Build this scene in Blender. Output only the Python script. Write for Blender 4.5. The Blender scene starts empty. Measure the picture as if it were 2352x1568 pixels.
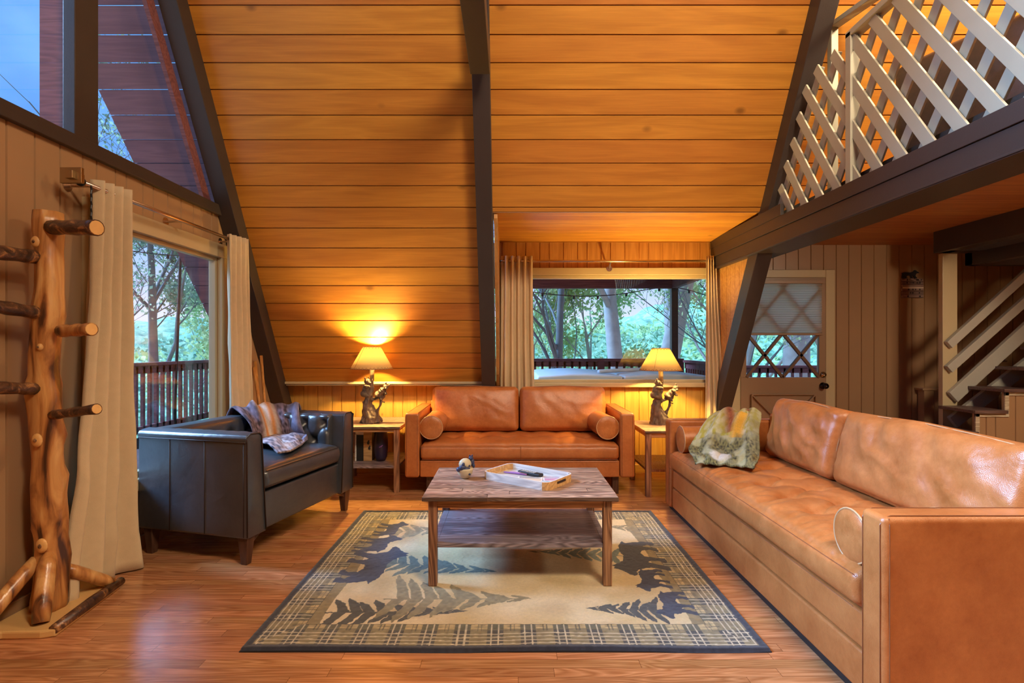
import bpy, math, random
import numpy as np
from mathutils import Vector, Matrix, Euler, noise
R = math.radians
random.seed(7)
C = bpy.context.scene.collection
S = bpy.context.scene
# ---------------------------------------------------------------- camera, sky, lights, exposure
cd = bpy.data.cameras.new('camera'); cam = bpy.data.objects.new('camera', cd); C.objects.link(cam)
cam.location = (0, 0, 1.3); cam.rotation_euler = (R(90), 0, 0)
cd.sensor_width = 36; cd.lens = 36*1195/2352; cd.shift_x = 6/2352; cd.shift_y = 13/2352
cd.clip_start = .05; cd.clip_end = 500
S.camera = cam
S.view_settings.view_transform = 'Standard'; S.view_settings.look = 'None'
S.view_settings.gamma = 1; S.view_settings.use_curve_mapping = False
S.view_settings.exposure = 0.5
try:
    S.cycles.use_denoising = True; S.cycles.max_bounces = 8; S.cycles.diffuse_bounces = 4
    S.cycles.glossy_bounces = 4; S.cycles.transmission_bounces = 6; S.cycles.transparent_max_bounces = 16
    S.cycles.sample_clamp_indirect = 6; S.cycles.caustics_reflective = False; S.cycles.caustics_refractive = False
except Exception: pass

def N(nt, typ, props=None, **ins):
    n = nt.nodes.new(typ)
    for k, v in (props or {}).items(): setattr(n, k, v)
    for k, v in ins.items():
        key = int(k[1:]) if k[0] == 'i' and k[1:].isdigit() else k.replace('_', ' ')
        s = n.inputs[key]
        if isinstance(v, bpy.types.NodeSocket): nt.links.new(v, s)
        elif v is not None: s.default_value = v
    return n
def M(nt, op, a, b=0.0, c=None):
    n = N(nt, 'ShaderNodeMath', {'operation': op}, i0=a, i1=b)
    if c is not None:
        if isinstance(c, bpy.types.NodeSocket): nt.links.new(c, n.inputs[2])
        else: n.inputs[2].default_value = c
    return n.outputs[0]
def ramp(nt, fac, stops):
    n = N(nt, 'ShaderNodeValToRGB', i0=fac); e = n.color_ramp.elements
    while len(e) < len(stops): e.new(.5)
    for el, (p, c) in zip(e, stops):
        el.position = p; el.color = (*c, 1) if len(c) == 3 else c
    return n.outputs[0]
def mixc(nt, f, a, b, mode='MIX'):
    n = nt.nodes.new('ShaderNodeMix'); n.data_type = 'RGBA'; n.blend_type = mode
    for s, v in ((n.inputs[0], f), (n.inputs[6], a), (n.inputs[7], b)):
        if isinstance(v, bpy.types.NodeSocket): nt.links.new(v, s)
        else: s.default_value = v if not isinstance(v, tuple) or len(v) == 4 else (*v, 1)
    return n.outputs[2]

W = bpy.data.worlds.new('sky'); S.world = W; W.use_nodes = True; nt = W.node_tree; nt.nodes.clear()
tc = N(nt, 'ShaderNodeTexCoord')
sp = N(nt, 'ShaderNodeSeparateXYZ', i0=tc.outputs['Generated'])
nz = N(nt, 'ShaderNodeTexNoise', i0=N(nt, 'ShaderNodeMapping', i0=tc.outputs['Generated'], Scale=(1, 1, 2.2)).outputs[0], Scale=2.3, Detail=4, Roughness=.5)
cl = ramp(nt, nz.outputs[0], [(.36, (.05, .22, .66)), (.54, (.14, .38, .80)), (.70, (.36, .56, .88))])
hz = ramp(nt, sp.outputs[2], [(.0, (.66, .70, .88)), (.22, (.34, .52, .86))])
hf = ramp(nt, sp.outputs[2], [(.02, (1, 1, 1)), (.32, (0, 0, 0))])
sky = mixc(nt, hf, cl, hz)
bg = N(nt, 'ShaderNodeBackground', i0=sky, i1=1.15)
nt.links.new(bg.outputs[0], N(nt, 'ShaderNodeOutputWorld').inputs[0])

def area(name, loc, target, size, power, color):
    l = bpy.data.lights.new(name, 'AREA'); l.shape = 'RECTANGLE'; l.size, l.size_y = size; l.energy = power; l.color = color
    o = bpy.data.objects.new(name, l); C.objects.link(o); o.location = loc
    o.rotation_euler = (Vector(target)-Vector(loc)).to_track_quat('-Z', 'Y').to_euler(); return o
# unseen warm fills for room, entry and loft, and daylight in at the big gable window
area('room_fill', (1.2, -.4, 4.2), (.3, 3.0, .4), (1.6, 1.6), 430, (1.0, .80, .56))  # added area fill for even warm light in the room
area('entry_fill', (3.9, 2.2, 2.3), (3.9, 3.6, 0), (.5, .5), 60, (1.0, .80, .56))  # added unseen fill that brightens the entry and stairs
area('loft_fill', (3.6, 2.6, 4.6), (3.6, 4.6, 2.6), (.6, .6), 120, (1.0, .78, .5))  # unseen warm fill for the loft, no lamp modelled
area('rear_fill', (.6, -1.9, 2.6), (.1, 3, .9), (2.2, .8), 310, (1.0, .82, .6))  # added warm fill from behind the camera
sl = bpy.data.lights.new('evening_daylight', 'SUN'); sl.energy = 10.5; sl.color = (.32, .58, 1.0); sl.angle = R(24)
so = bpy.data.objects.new('evening_daylight', sl); C.objects.link(so); so.rotation_euler = Vector((2.1, -.2, -1.5)).to_track_quat('-Z', 'Y').to_euler()
# ---------------------------------------------------------------- materials
MAT = {}
def newmat(name):
    m = bpy.data.materials.new(name); m.use_nodes = True; nt = m.node_tree; nt.nodes.clear()
    MAT[name] = m; return m, nt
def out(nt, shader): nt.links.new(shader, N(nt, 'ShaderNodeOutputMaterial').inputs[0])
def princ(nt, color, rough=.5, bump=None, bd=.01, bs=.5, **kw):
    b = N(nt, 'ShaderNodeBsdfPrincipled', Roughness=rough)
    if isinstance(color, bpy.types.NodeSocket): nt.links.new(color, b.inputs[0])
    else: b.inputs[0].default_value = (*color, 1)
    for k, v in kw.items():
        s = b.inputs[k.replace('_', ' ')]
        if isinstance(v, bpy.types.NodeSocket): nt.links.new(v, s)
        else: s.default_value = v
    if bump is not None:
        bn = N(nt, 'ShaderNodeBump', Height=bump, Distance=bd, Strength=bs)
        nt.links.new(bn.outputs[0], b.inputs['Normal'])
    out(nt, b.outputs[0]); return b
def plain(name, color, rough=.5, var=.12, scale=6, bump=.0, **kw):
    m, nt = newmat(name); tc = N(nt, 'ShaderNodeTexCoord')
    nz = N(nt, 'ShaderNodeTexNoise', i0=tc.outputs['Object'], Scale=scale, Detail=5)
    c = mixc(nt, nz.outputs[0], tuple(x*(1-var) for x in color), tuple(min(1, x*(1+var)) for x in color))
    n2 = N(nt, 'ShaderNodeTexNoise', i0=tc.outputs['Object'], Scale=scale*12, Detail=3)
    princ(nt, c, rough, n2.outputs[0] if bump else None, .004, bump, **kw); return m
def boards(name, dark, light, w=None, phase=0.0, length=None, rough=.4, knots=0.0, grain=1.0, jitter=.25, gl=None, bump=.25, axis=(0, 1), spec=.5, kscale=2.2):
    """wood cut in boards across one object axis; w None = one board"""
    m, nt = newmat(name); tc = N(nt, 'ShaderNodeTexCoord'); sp = N(nt, 'ShaderNodeSeparateXYZ', i0=tc.outputs['Object'])
    x, y = sp.outputs[axis[0]], sp.outputs[axis[1]]
    oi = N(nt, 'ShaderNodeObjectInfo').outputs['Random']
    if w:
        row = M(nt, 'FLOOR', M(nt, 'DIVIDE', M(nt, 'SUBTRACT', y, phase), w))
    else: row = M(nt, 'MULTIPLY', oi, 37.0)
    rr = N(nt, 'ShaderNodeTexWhiteNoise', {'noise_dimensions': '1D'}, W=row).outputs[0]
    ident = row
    if length:
        xo = M(nt, 'ADD', M(nt, 'DIVIDE', x, length), M(nt, 'MULTIPLY', rr, 7.3)); col = M(nt, 'FLOOR', xo)
        ident = M(nt, 'ADD', M(nt, 'MULTIPLY', row, 13.7), M(nt, 'MULTIPLY', col, 5.31))
    rnd = N(nt, 'ShaderNodeTexWhiteNoise', {'noise_dimensions': '1D'}, W=ident).outputs[0]
    off = M(nt, 'MULTIPLY', rnd, 31.0)
    def vec(sx, sy):
        return N(nt, 'ShaderNodeCombineXYZ', i0=M(nt, 'ADD', M(nt, 'MULTIPLY', x, sx), off), i1=M(nt, 'MULTIPLY', y, sy), i2=M(nt, 'ADD', off, M(nt, 'MULTIPLY', sp.outputs[3-axis[0]-axis[1]], sy))).outputs[0]
    n1 = N(nt, 'ShaderNodeTexNoise', i0=vec(.9, 9), Scale=1.0, Detail=2, Distortion=.6).outputs[0]
    rings = M(nt, 'PINGPONG', M(nt, 'MULTIPLY', n1, 9.0*grain), .5)
    n2 = N(nt, 'ShaderNodeTexNoise', i0=vec(3.5, 120), Scale=1.0, Detail=5, Roughness=.65).outputs[0]
    f = M(nt, 'ADD', M(nt, 'MULTIPLY', rings, .9), M(nt, 'MULTIPLY', M(nt, 'SUBTRACT', n2, .5), .9))
    c = mixc(nt, ramp(nt, f, [(.0, (0, 0, 0)), (.55, (1, 1, 1))]), dark, light)
    if jitter:
        hs = N(nt, 'ShaderNodeHueSaturation', Color=c, Value=M(nt, 'ADD', 1-jitter/2, M(nt, 'MULTIPLY', rnd, jitter)), Hue=M(nt, 'ADD', .494, M(nt, 'MULTIPLY', rr, .012)))
        c = hs.outputs[0]
    if knots:
        vo = N(nt, 'ShaderNodeTexVoronoi', i0=vec(kscale*.9, kscale*1.4), Scale=1.0, Randomness=1.0).outputs[0]
        k = ramp(nt, vo, [(.0, (1, 1, 1)), (.022*knots, (.9, .9, .9)), (.06*knots, (.0, .0, .0))])
        c = mixc(nt, M(nt, 'MULTIPLY', k, .8), c, tuple(d*.4 for d in dark))
    h = n2
    if gl:
        fy = M(nt, 'FRACT', M(nt, 'DIVIDE', M(nt, 'SUBTRACT', y, phase), w))
        e = M(nt, 'MINIMUM', fy, M(nt, 'SUBTRACT', 1.0, fy)); line = M(nt, 'LESS_THAN', e, gl/w/2)
        if length:
            fx = M(nt, 'FRACT', xo); ex = M(nt, 'MINIMUM', fx, M(nt, 'SUBTRACT', 1.0, fx))
            line = M(nt, 'MAXIMUM', line, M(nt, 'LESS_THAN', ex, gl/length/2))
        c = mixc(nt, M(nt, 'MULTIPLY', line, .75), c, tuple(d*.3 for d in dark))
        h = M(nt, 'SUBTRACT', M(nt, 'MULTIPLY', n2, .15), line)
        h = M(nt, 'ADD', h, M(nt, 'MULTIPLY', rnd, .25))
    princ(nt, c, rough, h, .003, bump, Specular_IOR_Level=spec); return m
def leather(name, a, b, rough=.36, spots=True, spec=.6):
    m, nt = newmat(name); tc = N(nt, 'ShaderNodeTexCoord'); o = tc.outputs['Object']
    n1 = N(nt, 'ShaderNodeTexNoise', i0=o, Scale=5, Detail=6, Roughness=.65).outputs[0]
    n2 = N(nt, 'ShaderNodeTexNoise', i0=o, Scale=42, Detail=4, Roughness=.7).outputs[0]
    f = M(nt, 'ADD', M(nt, 'MULTIPLY', n1, .75), M(nt, 'MULTIPLY', n2, .3))
    c = mixc(nt, ramp(nt, f, [(.36, (0, 0, 0)), (.66, (1, 1, 1))]), a, b)
    v = N(nt, 'ShaderNodeTexVoronoi', i0=o, Scale=330).outputs[0]
    h = M(nt, 'ADD', M(nt, 'MULTIPLY', v, .25), M(nt, 'MULTIPLY', N(nt, 'ShaderNodeTexNoise', i0=o, Scale=9, Detail=3, Distortion=1.2).outputs[0], 1.6))
    princ(nt, c, M(nt, 'ADD', rough-.06, M(nt, 'MULTIPLY', n2, .14)), h, .006, .3, Specular_IOR_Level=spec); return m
def vcol(name, attr='Col', rough=.95, scale=420, bump=.7, sheen=.3, bd=.004):
    m, nt = newmat(name); a = N(nt, 'ShaderNodeAttribute', {'attribute_name': attr}).outputs[0]
    tc = N(nt, 'ShaderNodeTexCoord'); nz = N(nt, 'ShaderNodeTexNoise', i0=tc.outputs['Object'], Scale=scale, Detail=3).outputs[0]
    nb = N(nt, 'ShaderNodeTexNoise', i0=tc.outputs['Object'], Scale=55, Detail=4, Roughness=.8).outputs[0]
    hs = N(nt, 'ShaderNodeHueSaturation', Color=a, Value=M(nt, 'ADD', .45, M(nt, 'MULTIPLY', M(nt, 'ADD', nz, nb), .55)))
    princ(nt, hs.outputs[0], rough, M(nt, 'ADD', nz, nb), bd, bump, Sheen_Weight=sheen); return m
def glass(name, tint=(1, 1, 1)):
    m, nt = newmat(name); t = N(nt, 'ShaderNodeBsdfTransparent', i0=(*tint, 1)); g = N(nt, 'ShaderNodeBsdfGlossy', Roughness=.01)
    lw = N(nt, 'ShaderNodeLayerWeight', Blend=.5)
    fr = M(nt, 'ADD', .06, M(nt, 'MULTIPLY', M(nt, 'POWER', lw.outputs['Facing'], 5.0), .9))
    mx = N(nt, 'ShaderNodeMixShader', i0=fr, i1=t.outputs[0], i2=g.outputs[0]); out(nt, mx.outputs[0]); return m
def emis(name, color, s, mixd=None):
    m, nt = newmat(name); e = N(nt, 'ShaderNodeEmission', i0=(*color, 1), i1=s); out(nt, e.outputs[0]); return m

boards('pine_roof', (.46, .172, .022), (.60, .245, .034), w=.1768, phase=.184-.1768, rough=.42, knots=1.7, grain=.3, jitter=.16, gl=.006, bump=.08)
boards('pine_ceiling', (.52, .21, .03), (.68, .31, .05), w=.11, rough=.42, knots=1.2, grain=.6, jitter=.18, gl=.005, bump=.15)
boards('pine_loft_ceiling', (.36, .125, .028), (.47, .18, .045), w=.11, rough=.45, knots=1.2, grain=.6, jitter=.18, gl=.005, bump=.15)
boards('pine_wall', (.47, .21, .055), (.62, .31, .09), rough=.42, knots=1.2, grain=.5, jitter=.1, bump=.08)
boards('golden_wall', (.54, .28, .055), (.66, .36, .08), rough=.4, knots=.8, grain=.35, jitter=.1, bump=.06)
plain('tan_wall', (.38, .225, .115), .32, .07, 3)
boards('oak_floor', (.36, .145, .055), (.60, .29, .13), w=.057, length=.9, rough=.2, grain=1.7, jitter=.35, gl=.0022, bump=.3, spec=.6)
plain('dark_beam', (.042, .030, .026), .45, .12, 8, .12)
plain('cream_trim', (.56, .45, .26), .38, .06, 6)
plain('lattice_paint', (.42, .40, .31), .5, .08, 9, .08)
plain('stair_rail_paint', (.46, .44, .37), .45, .08, 9)
boards('red_stain', (.17, .050, .055), (.30, .10, .10), rough=.6, grain=1, jitter=.2)
boards('overhang_boards', (.12, .058, .095), (.18, .09, .13), w=.1768, phase=.184-.1768, rough=.6, grain=.5, jitter=.15, bump=.1)
boards('deck_boards', (.13, .07, .065), (.22, .13, .12), w=.14, gl=.008, rough=.5, grain=1)
leather('cognac_leather', (.36, .100, .022), (.54, .185, .050), .36)
leather('cognac_leather_light', (.37, .105, .022), (.57, .20, .058), .31)
leather('slate_leather', (.028, .032, .040), (.052, .055, .064), .32, spec=1.0)
boards('walnut_leg', (.055, .022, .014), (.10, .045, .028), rough=.35, axis=(2, 0))
boards('barn_wood', (.11, .058, .042), (.66, .43, .30), w=.062, length=.7, rough=.42, grain=3.2, jitter=.65, gl=.004, bump=.6)
boards('barn_wood_shelf', (.09, .07, .08), (.38, .31, .34), w=.075, rough=.4, grain=2.6, jitter=.45, gl=.003, bump=.5, spec=.7)
boards('barn_leg', (.14, .06, .032), (.46, .23, .115), rough=.55, grain=2.2, jitter=.2, axis=(2, 0), bump=.5)
boards('barn_apron', (.26, .11, .045), (.56, .29, .12), rough=.5, grain=1.6, jitter=.2, bump=.4)
plain('curtain_linen', (.60, .46, .28), .85, .1, 22, .25, Sheen_Weight=.2)
plain('rod_metal', (.62, .48, .36), .25, .1, 5, Metallic=1.0)
plain('black_metal', (.02, .018, .018), .4, .1, 5, Metallic=.6)
plain('brass', (.45, .34, .20), .25, .1, 5, Metallic=1.0)
plain('dark_knob', (.06, .045, .04), .25, .1, 5, Metallic=1.0)
plain('resin_dark', (.13, .085, .06), .3, .85, 38, .8)
plain('resin_light', (.42, .31, .19), .5, .25, 30, .5)
plain('seam_dark', (.03, .014, .008), .6)
plain('seam_cognac', (.25, .085, .03), .5)
plain('stitch_light', (.58, .32, .15), .5)
plain('rubber_black', (.015, .014, .015), .5)
plain('white_paint', (.78, .76, .72), .4, .05)
glass('window_glass')
# ---------------------------------------------------------------- geometry helpers
class MB:
    def __init__(s): s.v = []; s.f = []
    def add(s, vs, fs, mt=None):
        o = len(s.v); s.v += [tuple((mt @ Vector(v)) if mt else v) for v in vs]; s.f += [tuple(i+o for i in f) for f in fs]; return s
    def box(s, a, b, mt=None):
        (x0, y0, z0), (x1, y1, z1) = a, b
        return s.add([(x0,y0,z0),(x1,y0,z0),(x1,y1,z0),(x0,y1,z0),(x0,y0,z1),(x1,y0,z1),(x1,y1,z1),(x0,y1,z1)],
                     [(0,3,2,1),(4,5,6,7),(0,1,5,4),(1,2,6,5),(2,3,7,6),(3,0,4,7)], mt)
    def bar(s, p, q, w, h, up=(0, 0, 1), mt=None):
        p, q = Vector(p), Vector(q); d = (q-p).normalized(); u = Vector(up); side = d.cross(u).normalized(); u = side.cross(d)
        vs = [tuple(c+side*a*w/2+u*b*h/2) for c in (p, q) for a, b in ((-1,-1),(1,-1),(1,1),(-1,1))]
        return s.add(vs, [(0,3,2,1),(4,5,6,7),(0,1,5,4),(1,2,6,5),(2,3,7,6),(3,0,4,7)], mt)
    def prism(s, poly, ax, a, b, mt=None):
        """polygon in the two other axes, from a to b along ax"""
        n = len(poly)
        def P(u, v, t): return (t, u, v) if ax == 0 else (u, t, v) if ax == 1 else (u, v, t)
        vs = [P(u, v, a) for u, v in poly]+[P(u, v, b) for u, v in poly]
        ar = sum(poly[i][0]*poly[(i+1)%n][1]-poly[(i+1)%n][0]*poly[i][1] for i in range(n))
        fs = [tuple(range(n))[::-1], tuple(range(n, 2*n))]+[(i, (i+1)%n, n+(i+1)%n, n+i) for i in range(n)]
        if (ar < 0) != (ax == 1): fs = [f[::-1] for f in fs]
        return s.add(vs, fs, mt)
    def tube(s, pts, rad, n=8, cap=True, mt=None, fn=None):
        pts = [Vector(p) for p in pts]; m = len(pts)
        if not hasattr(rad, '__len__'): rad = [rad]*m
        vs = []; t0 = (pts[1]-pts[0]).normalized(); a = t0.orthogonal().normalized()
        for i, p in enumerate(pts):
            t = (pts[min(i+1, m-1)]-pts[max(i-1, 0)]).normalized(); a = (a-t*a.dot(t)).normalized(); b = t.cross(a)
            for k in range(n):
                th = 2*math.pi*k/n; r = rad[i]*(fn(i, th) if fn else 1)
                vs.append(tuple(p+a*math.cos(th)*r+b*math.sin(th)*r))
        fs = [(i*n+k, i*n+(k+1)%n, (i+1)*n+(k+1)%n, (i+1)*n+k) for i in range(m-1) for k in range(n)]
        if cap: fs += [tuple(range(n))[::-1], tuple((m-1)*n+k for k in range(n))]
        return s.add(vs, fs, mt)
    def lathe(s, prof, n=24, c=(0, 0, 0), cap=True, mt=None):
        vs = [(c[0]+r*math.cos(2*math.pi*k/n), c[1]+r*math.sin(2*math.pi*k/n), c[2]+z) for r, z in prof for k in range(n)]
        m = len(prof); fs = [(i*n+k, i*n+(k+1)%n, (i+1)*n+(k+1)%n, (i+1)*n+k) for i in range(m-1) for k in range(n)]
        if cap: fs += [tuple(range(n))[::-1], tuple((m-1)*n+k for k in range(n))]
        return s.add(vs, fs, mt)
    def ball(s, c, r, n=12, mt=None):
        r = (r, r, r) if not hasattr(r, '__len__') else r; vs = []; m = n//2
        for i in range(1, m):
            ph = math.pi*i/m
            for k in range(n):
                th = 2*math.pi*k/n; vs.append((c[0]+r[0]*math.sin(ph)*math.cos(th), c[1]+r[1]*math.sin(ph)*math.sin(th), c[2]+r[2]*math.cos(ph)))
        vs += [(c[0], c[1], c[2]+r[2]), (c[0], c[1], c[2]-r[2])]; q = (m-1)*n
        fs = [(i*n+k, (i+1)*n+k, (i+1)*n+(k+1)%n, i*n+(k+1)%n) for i in range(m-2) for k in range(n)]
        fs += [(q, k, (k+1)%n) for k in range(n)]+[(q+1, (m-2)*n+(k+1)%n, (m-2)*n+k) for k in range(n)]
        return s.add(vs, fs, mt)
    def rbox(s, half, r, n=10, fn=None, mt=None):
        """rounded box; fn(x,y,z, u,v,w) -> deformed point, u,v,w in -1..1"""
        idx = {}; vs = []
        def V(u, v, w):
            k = (round(u, 5), round(v, 5), round(w, 5))
            if k in idx: return idx[k]
            p = [u*half[0], v*half[1], w*half[2]]; q = [max(-(h-r), min(h-r, a)) for a, h in zip(p, half)]
            d = Vector([a-b for a, b in zip(p, q)])
            if d.length > 1e-9: d = d.normalized()*r
            P = (q[0]+d[0], q[1]+d[1], q[2]+d[2])
            if fn: P = fn(*P, u, v, w)
            idx[k] = len(vs); vs.append(tuple(P)); return idx[k]
        if not hasattr(n, '__len__'): n = (n, n, n)
        def grid(k, h): # corner crowded spacing
            t = [-1+2*i/k for i in range(k+1)]; e = min(.49, r/h)
            xs = sorted(set([round(a*(1-e), 5) for a in t]+[round(sg*(1-e*f), 5) for sg in (-1, 1) for f in (0, .25, .5, .75)]))
            return xs
        G = [grid(n[i], half[i]) for i in range(3)]; fs = []
        for ax in range(3):
            o1, o2 = (ax+1)%3, (ax+2)%3
            for sg in (-1, 1):
                for i in range(len(G[o1])-1):
                    for j in range(len(G[o2])-1):
                        q = []
                        for a, b in ((i, j), (i+1, j), (i+1, j+1), (i, j+1)):
                            c = [0, 0, 0]; c[ax] = sg; c[o1] = G[o1][a]; c[o2] = G[o2][b]; q.append(V(*c))
                        fs.append(tuple(q) if sg > 0 else tuple(q[::-1]))
        return s.add(vs, fs, mt)
    def grid(s, nu, nv, fn, mt=None):
        vs = [tuple(fn(i/nu, j/nv)) for j in range(nv+1) for i in range(nu+1)]
        return s.add(vs, [(j*(nu+1)+i, j*(nu+1)+i+1, (j+1)*(nu+1)+i+1, (j+1)*(nu+1)+i) for j in range(nv) for i in range(nu)], mt)
    def build(s, name, mat, parent=None, smooth=False, bevel=0, solid=0, loc=None, mtx=None, sub=0):
        me = bpy.data.meshes.new(name); me.from_pydata(s.v, [], s.f)
        mats = mat if isinstance(mat, (list, tuple)) else [mat]
        for q in mats: me.materials.append(MAT[q] if isinstance(q, str) else q)
        if smooth: me.polygons.foreach_set('use_smooth', [True]*len(me.polygons))
        o = bpy.data.objects.new(name, me); C.objects.link(o)
        if parent: o.parent = parent
        if loc: o.location = loc
        if mtx: o.matrix_world = mtx
        if solid: q = o.modifiers.new('s', 'SOLIDIFY'); q.thickness = solid; q.offset = 0
        if bevel: q = o.modifiers.new('b', 'BEVEL'); q.width = bevel; q.segments = 2; q.limit_method = 'ANGLE'
        if sub: q = o.modifiers.new('u', 'SUBSURF'); q.levels = q.render_levels = sub
        me.update(); return o
def tag(o, label, cat, group=None, kind=None):
    o['label'] = label; o['category'] = cat
    if group: o['group'] = group
    if kind: o['kind'] = kind
    return o
def struct(o, label=None):
    o['kind'] = 'structure'
    if label: o['label'] = label
    return o
def thing(name, label, cat, loc=(0, 0, 0), rz=0, group=None):
    o = bpy.data.objects.new(name, None); C.objects.link(o); o.location = loc; o.rotation_euler = (0, 0, rz); o.empty_display_size = .1
    return tag(o, label, cat, group)
def dup(root, loc, rz, label, group=None):
    r = root.copy(); C.objects.link(r); r.location = loc; r.rotation_euler = (0, 0, rz); r['label'] = label
    if group: r['group'] = group
    for ch in list(root.children):
        c = ch.copy(); C.objects.link(c); c.parent = r
        for g in ch.children:
            d = g.copy(); C.objects.link(d); d.parent = c
    return r
def smooth_noise(p, s): return noise.noise(Vector(p)*s)
def flr(px, py, z=0.0):
    Y = (1.3-z)*1195/(py-797); return ((px-1170)*Y/1195, Y)
def remesh(mb, voxel, name, mat, parent=None, disp=0, dscale=60, **kw):
    o = mb.build('tmp', mat); md = o.modifiers.new('r', 'REMESH'); md.mode = 'VOXEL'; md.voxel_size = voxel
    dg = bpy.context.evaluated_depsgraph_get(); ev = o.evaluated_get(dg); me = bpy.data.meshes.new_from_object(ev)
    bpy.data.objects.remove(o)
    me.name = name; n = len(me.vertices); co = np.empty(n*3); me.vertices.foreach_get('co', co); nv = np.empty(n*3); me.vertex_normals.foreach_get('vector', nv)
    co = co.reshape(-1, 3); nv = nv.reshape(-1, 3)
    if disp:
        for i in range(n): co[i] += nv[i]*disp*noise.noise(Vector(co[i]*np.array([1, 1, .45]))*dscale)
        me.vertices.foreach_set('co', co.ravel())
    me.polygons.foreach_set('use_smooth', [True]*len(me.polygons))
    me.materials.clear(); me.materials.append(MAT[mat]); o = bpy.data.objects.new(name, me); C.objects.link(o)
    if parent: o.parent = parent
    me.update(); return o

# ---------------------------------------------------------------- the shell: a 60 degree A frame
def axes(o, ux, uy):
    ux, uy = Vector(ux), Vector(uy); uz = ux.cross(uy)
    m = Matrix((ux, uy, uz)).transposed().to_4x4(); m.translation = Vector(o); return m
def grooved(mb, x0, x1, y0, y1, gr, gd=.009, gw=.011, th=.05, top=None):
    """board face extruded along local x, grooved across local y; top(y) may give x1"""
    prof = [(y0, 0)]
    for g in sorted(gr):
        if y0+gw < g < y1-gw: prof += [(g-gw/2, 0), (g-gw/6, -gd), (g+gw/6, -gd), (g+gw/2, 0)]
    prof.append((y1, 0)); n = len(prof)
    T = top or (lambda y: x1)
    vs = [(x0, y, z) for y, z in prof]+[(T(y), y, z) for y, z in prof]
    fs = [(i, n+i, n+i+1, i+1) for i in range(n-1)]; b = len(vs)
    vs += [(x0, y0, -th), (x0, y1, -th), (T(y1), y1, -th), (T(y0), y0, -th)]
    fs += [(b, b+1, b+2, b+3), (0, b, b+3, n), (n-1, 2*n-1, b+2, b+1), tuple(range(n))+(b+1, b), tuple(range(2*n-1, n-1, -1))+(b+3, b+2)]
    mb.add(vs, [f[::-1] for f in fs])
def vgrooves(a, b, pat=(.147, .147, .098, .145, .09), start=0):
    r = []; t = a; i = start
    while t < b: r.append(t); t += pat[i % len(pat)]; i += 1
    return r
RY, RZ, T3 = 5.237, .93, math.sqrt(3)
def roofY(z): return RY-(z-RZ)/T3
def roofZ(y): return RZ+(RY-y)*T3
RM = axes((0, RY, RZ), (1, 0, 0), (0, -.5, T3/2))
rg = [.184-.1768+.1768*k for k in range(-4, 50)]
mb = MB(); grooved(mb, -2.38, -.14, 0, 7.4, rg, th=.16); grooved(mb, -.14, 6.2, 1.74, 7.4, rg, th=.16)
struct(mb.build('ceiling', 'pine_roof', mtx=RM), 'sloped orange pine board ceiling of the A frame')
# opposite slope, floor, far walls (behind the camera)
mb = MB(); grooved(mb, -6.2, 2.38, 0, 7.4, rg, th=.16)
struct(mb.build('ceiling', 'pine_roof', mtx=axes((0, -2.2, RZ), (-1, 0, 0), (0, .5, T3/2))), 'opposite sloped pine board ceiling behind the camera')
mb = MB(); mb.box((-2.42, -2.4, -.08), (6.3, 5.45, 0)); struct(mb.build('floor', 'oak_floor'), 'glossy narrow strip oak floor')
mb = MB(); mb.box((-2.38, -2.3, 0), (6.2, -2.2, 1.0)); struct(mb.build('wall_front', 'tan_wall'))
mb = MB(); mb.box((6.2, -2.3, 0), (6.3, 5.45, 8)); struct(mb.build('wall_right', 'pine_wall'))
WL = axes((-2.38, 0, 0), (0, 0, 1), (0, -1, 0))      # left wall: local x up, local y = -Y
gy = [-g for g in vgrooves(-2.3, 5.4, (.147, .147, .1455, .147, .0985, .1425, .0895), 1)]
gy = [-(2.462+sum((.147, .147, .146, .098, .143, .089, .146, .099)[i % 8] for i in range(k))) for k in range(18)] + [-(2.462-.1465*k) for k in range(1, 30)]
mb = MB(); grooved(mb, 0, 2.375, -2.947, 2.3, gy); grooved(mb, 0, .40, -4.245, -2.947, gy); grooved(mb, 2.03, 2.375, -4.245, -2.947, gy)
grooved(mb, 0, 2.375, -4.40, -4.245, gy)
grooved(mb, 0, 2.375, -5.237, -4.40, gy, top=lambda y: min(2.375, roofZ(-y)))
grooved(mb, 0, .93, -5.40, -5.237, gy)
struct(mb.build('wall_left', 'tan_wall', mtx=WL), 'tan grooved board wall of the gable end')
WB = axes((0, 5.40, 0), (0, 0, 1), (-1, 0, 0))       # back wall: local x up, local y = -X
gx = [-(g) for g in vgrooves(-2.38, 6.3, (.146, .098, .148, .147, .098))]
mb = MB(); grooved(mb, 0, .935, .14, 2.38, gx); grooved(mb, 0, .889, -2.13, .14, gx)
struct(mb.build('wall_back', 'golden_wall', mtx=WB), 'low golden grooved board wall under the sloped ceiling')
mb = MB(); grooved(mb, 2.12, 2.43, -2.13, .14, gx); grooved(mb, .889, 2.12, .118, .14, gx)
struct(mb.build('wall_dormer', 'pine_wall', mtx=WB), 'knotty pine band over the dormer window')
mb = MB(); ge = [-(1.95+.131*k) for k in range(36)]
grooved(mb, 0, 2.45, -2.37, -2.13, ge); grooved(mb, 2.01, 2.45, -3.31, -2.37, ge)
grooved(mb, 0, 2.45, -6.2, -3.31, ge)
struct(mb.build('wall_entry', 'tan_wall', mtx=WB), 'tan grooved board wall around the entry door')
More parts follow.
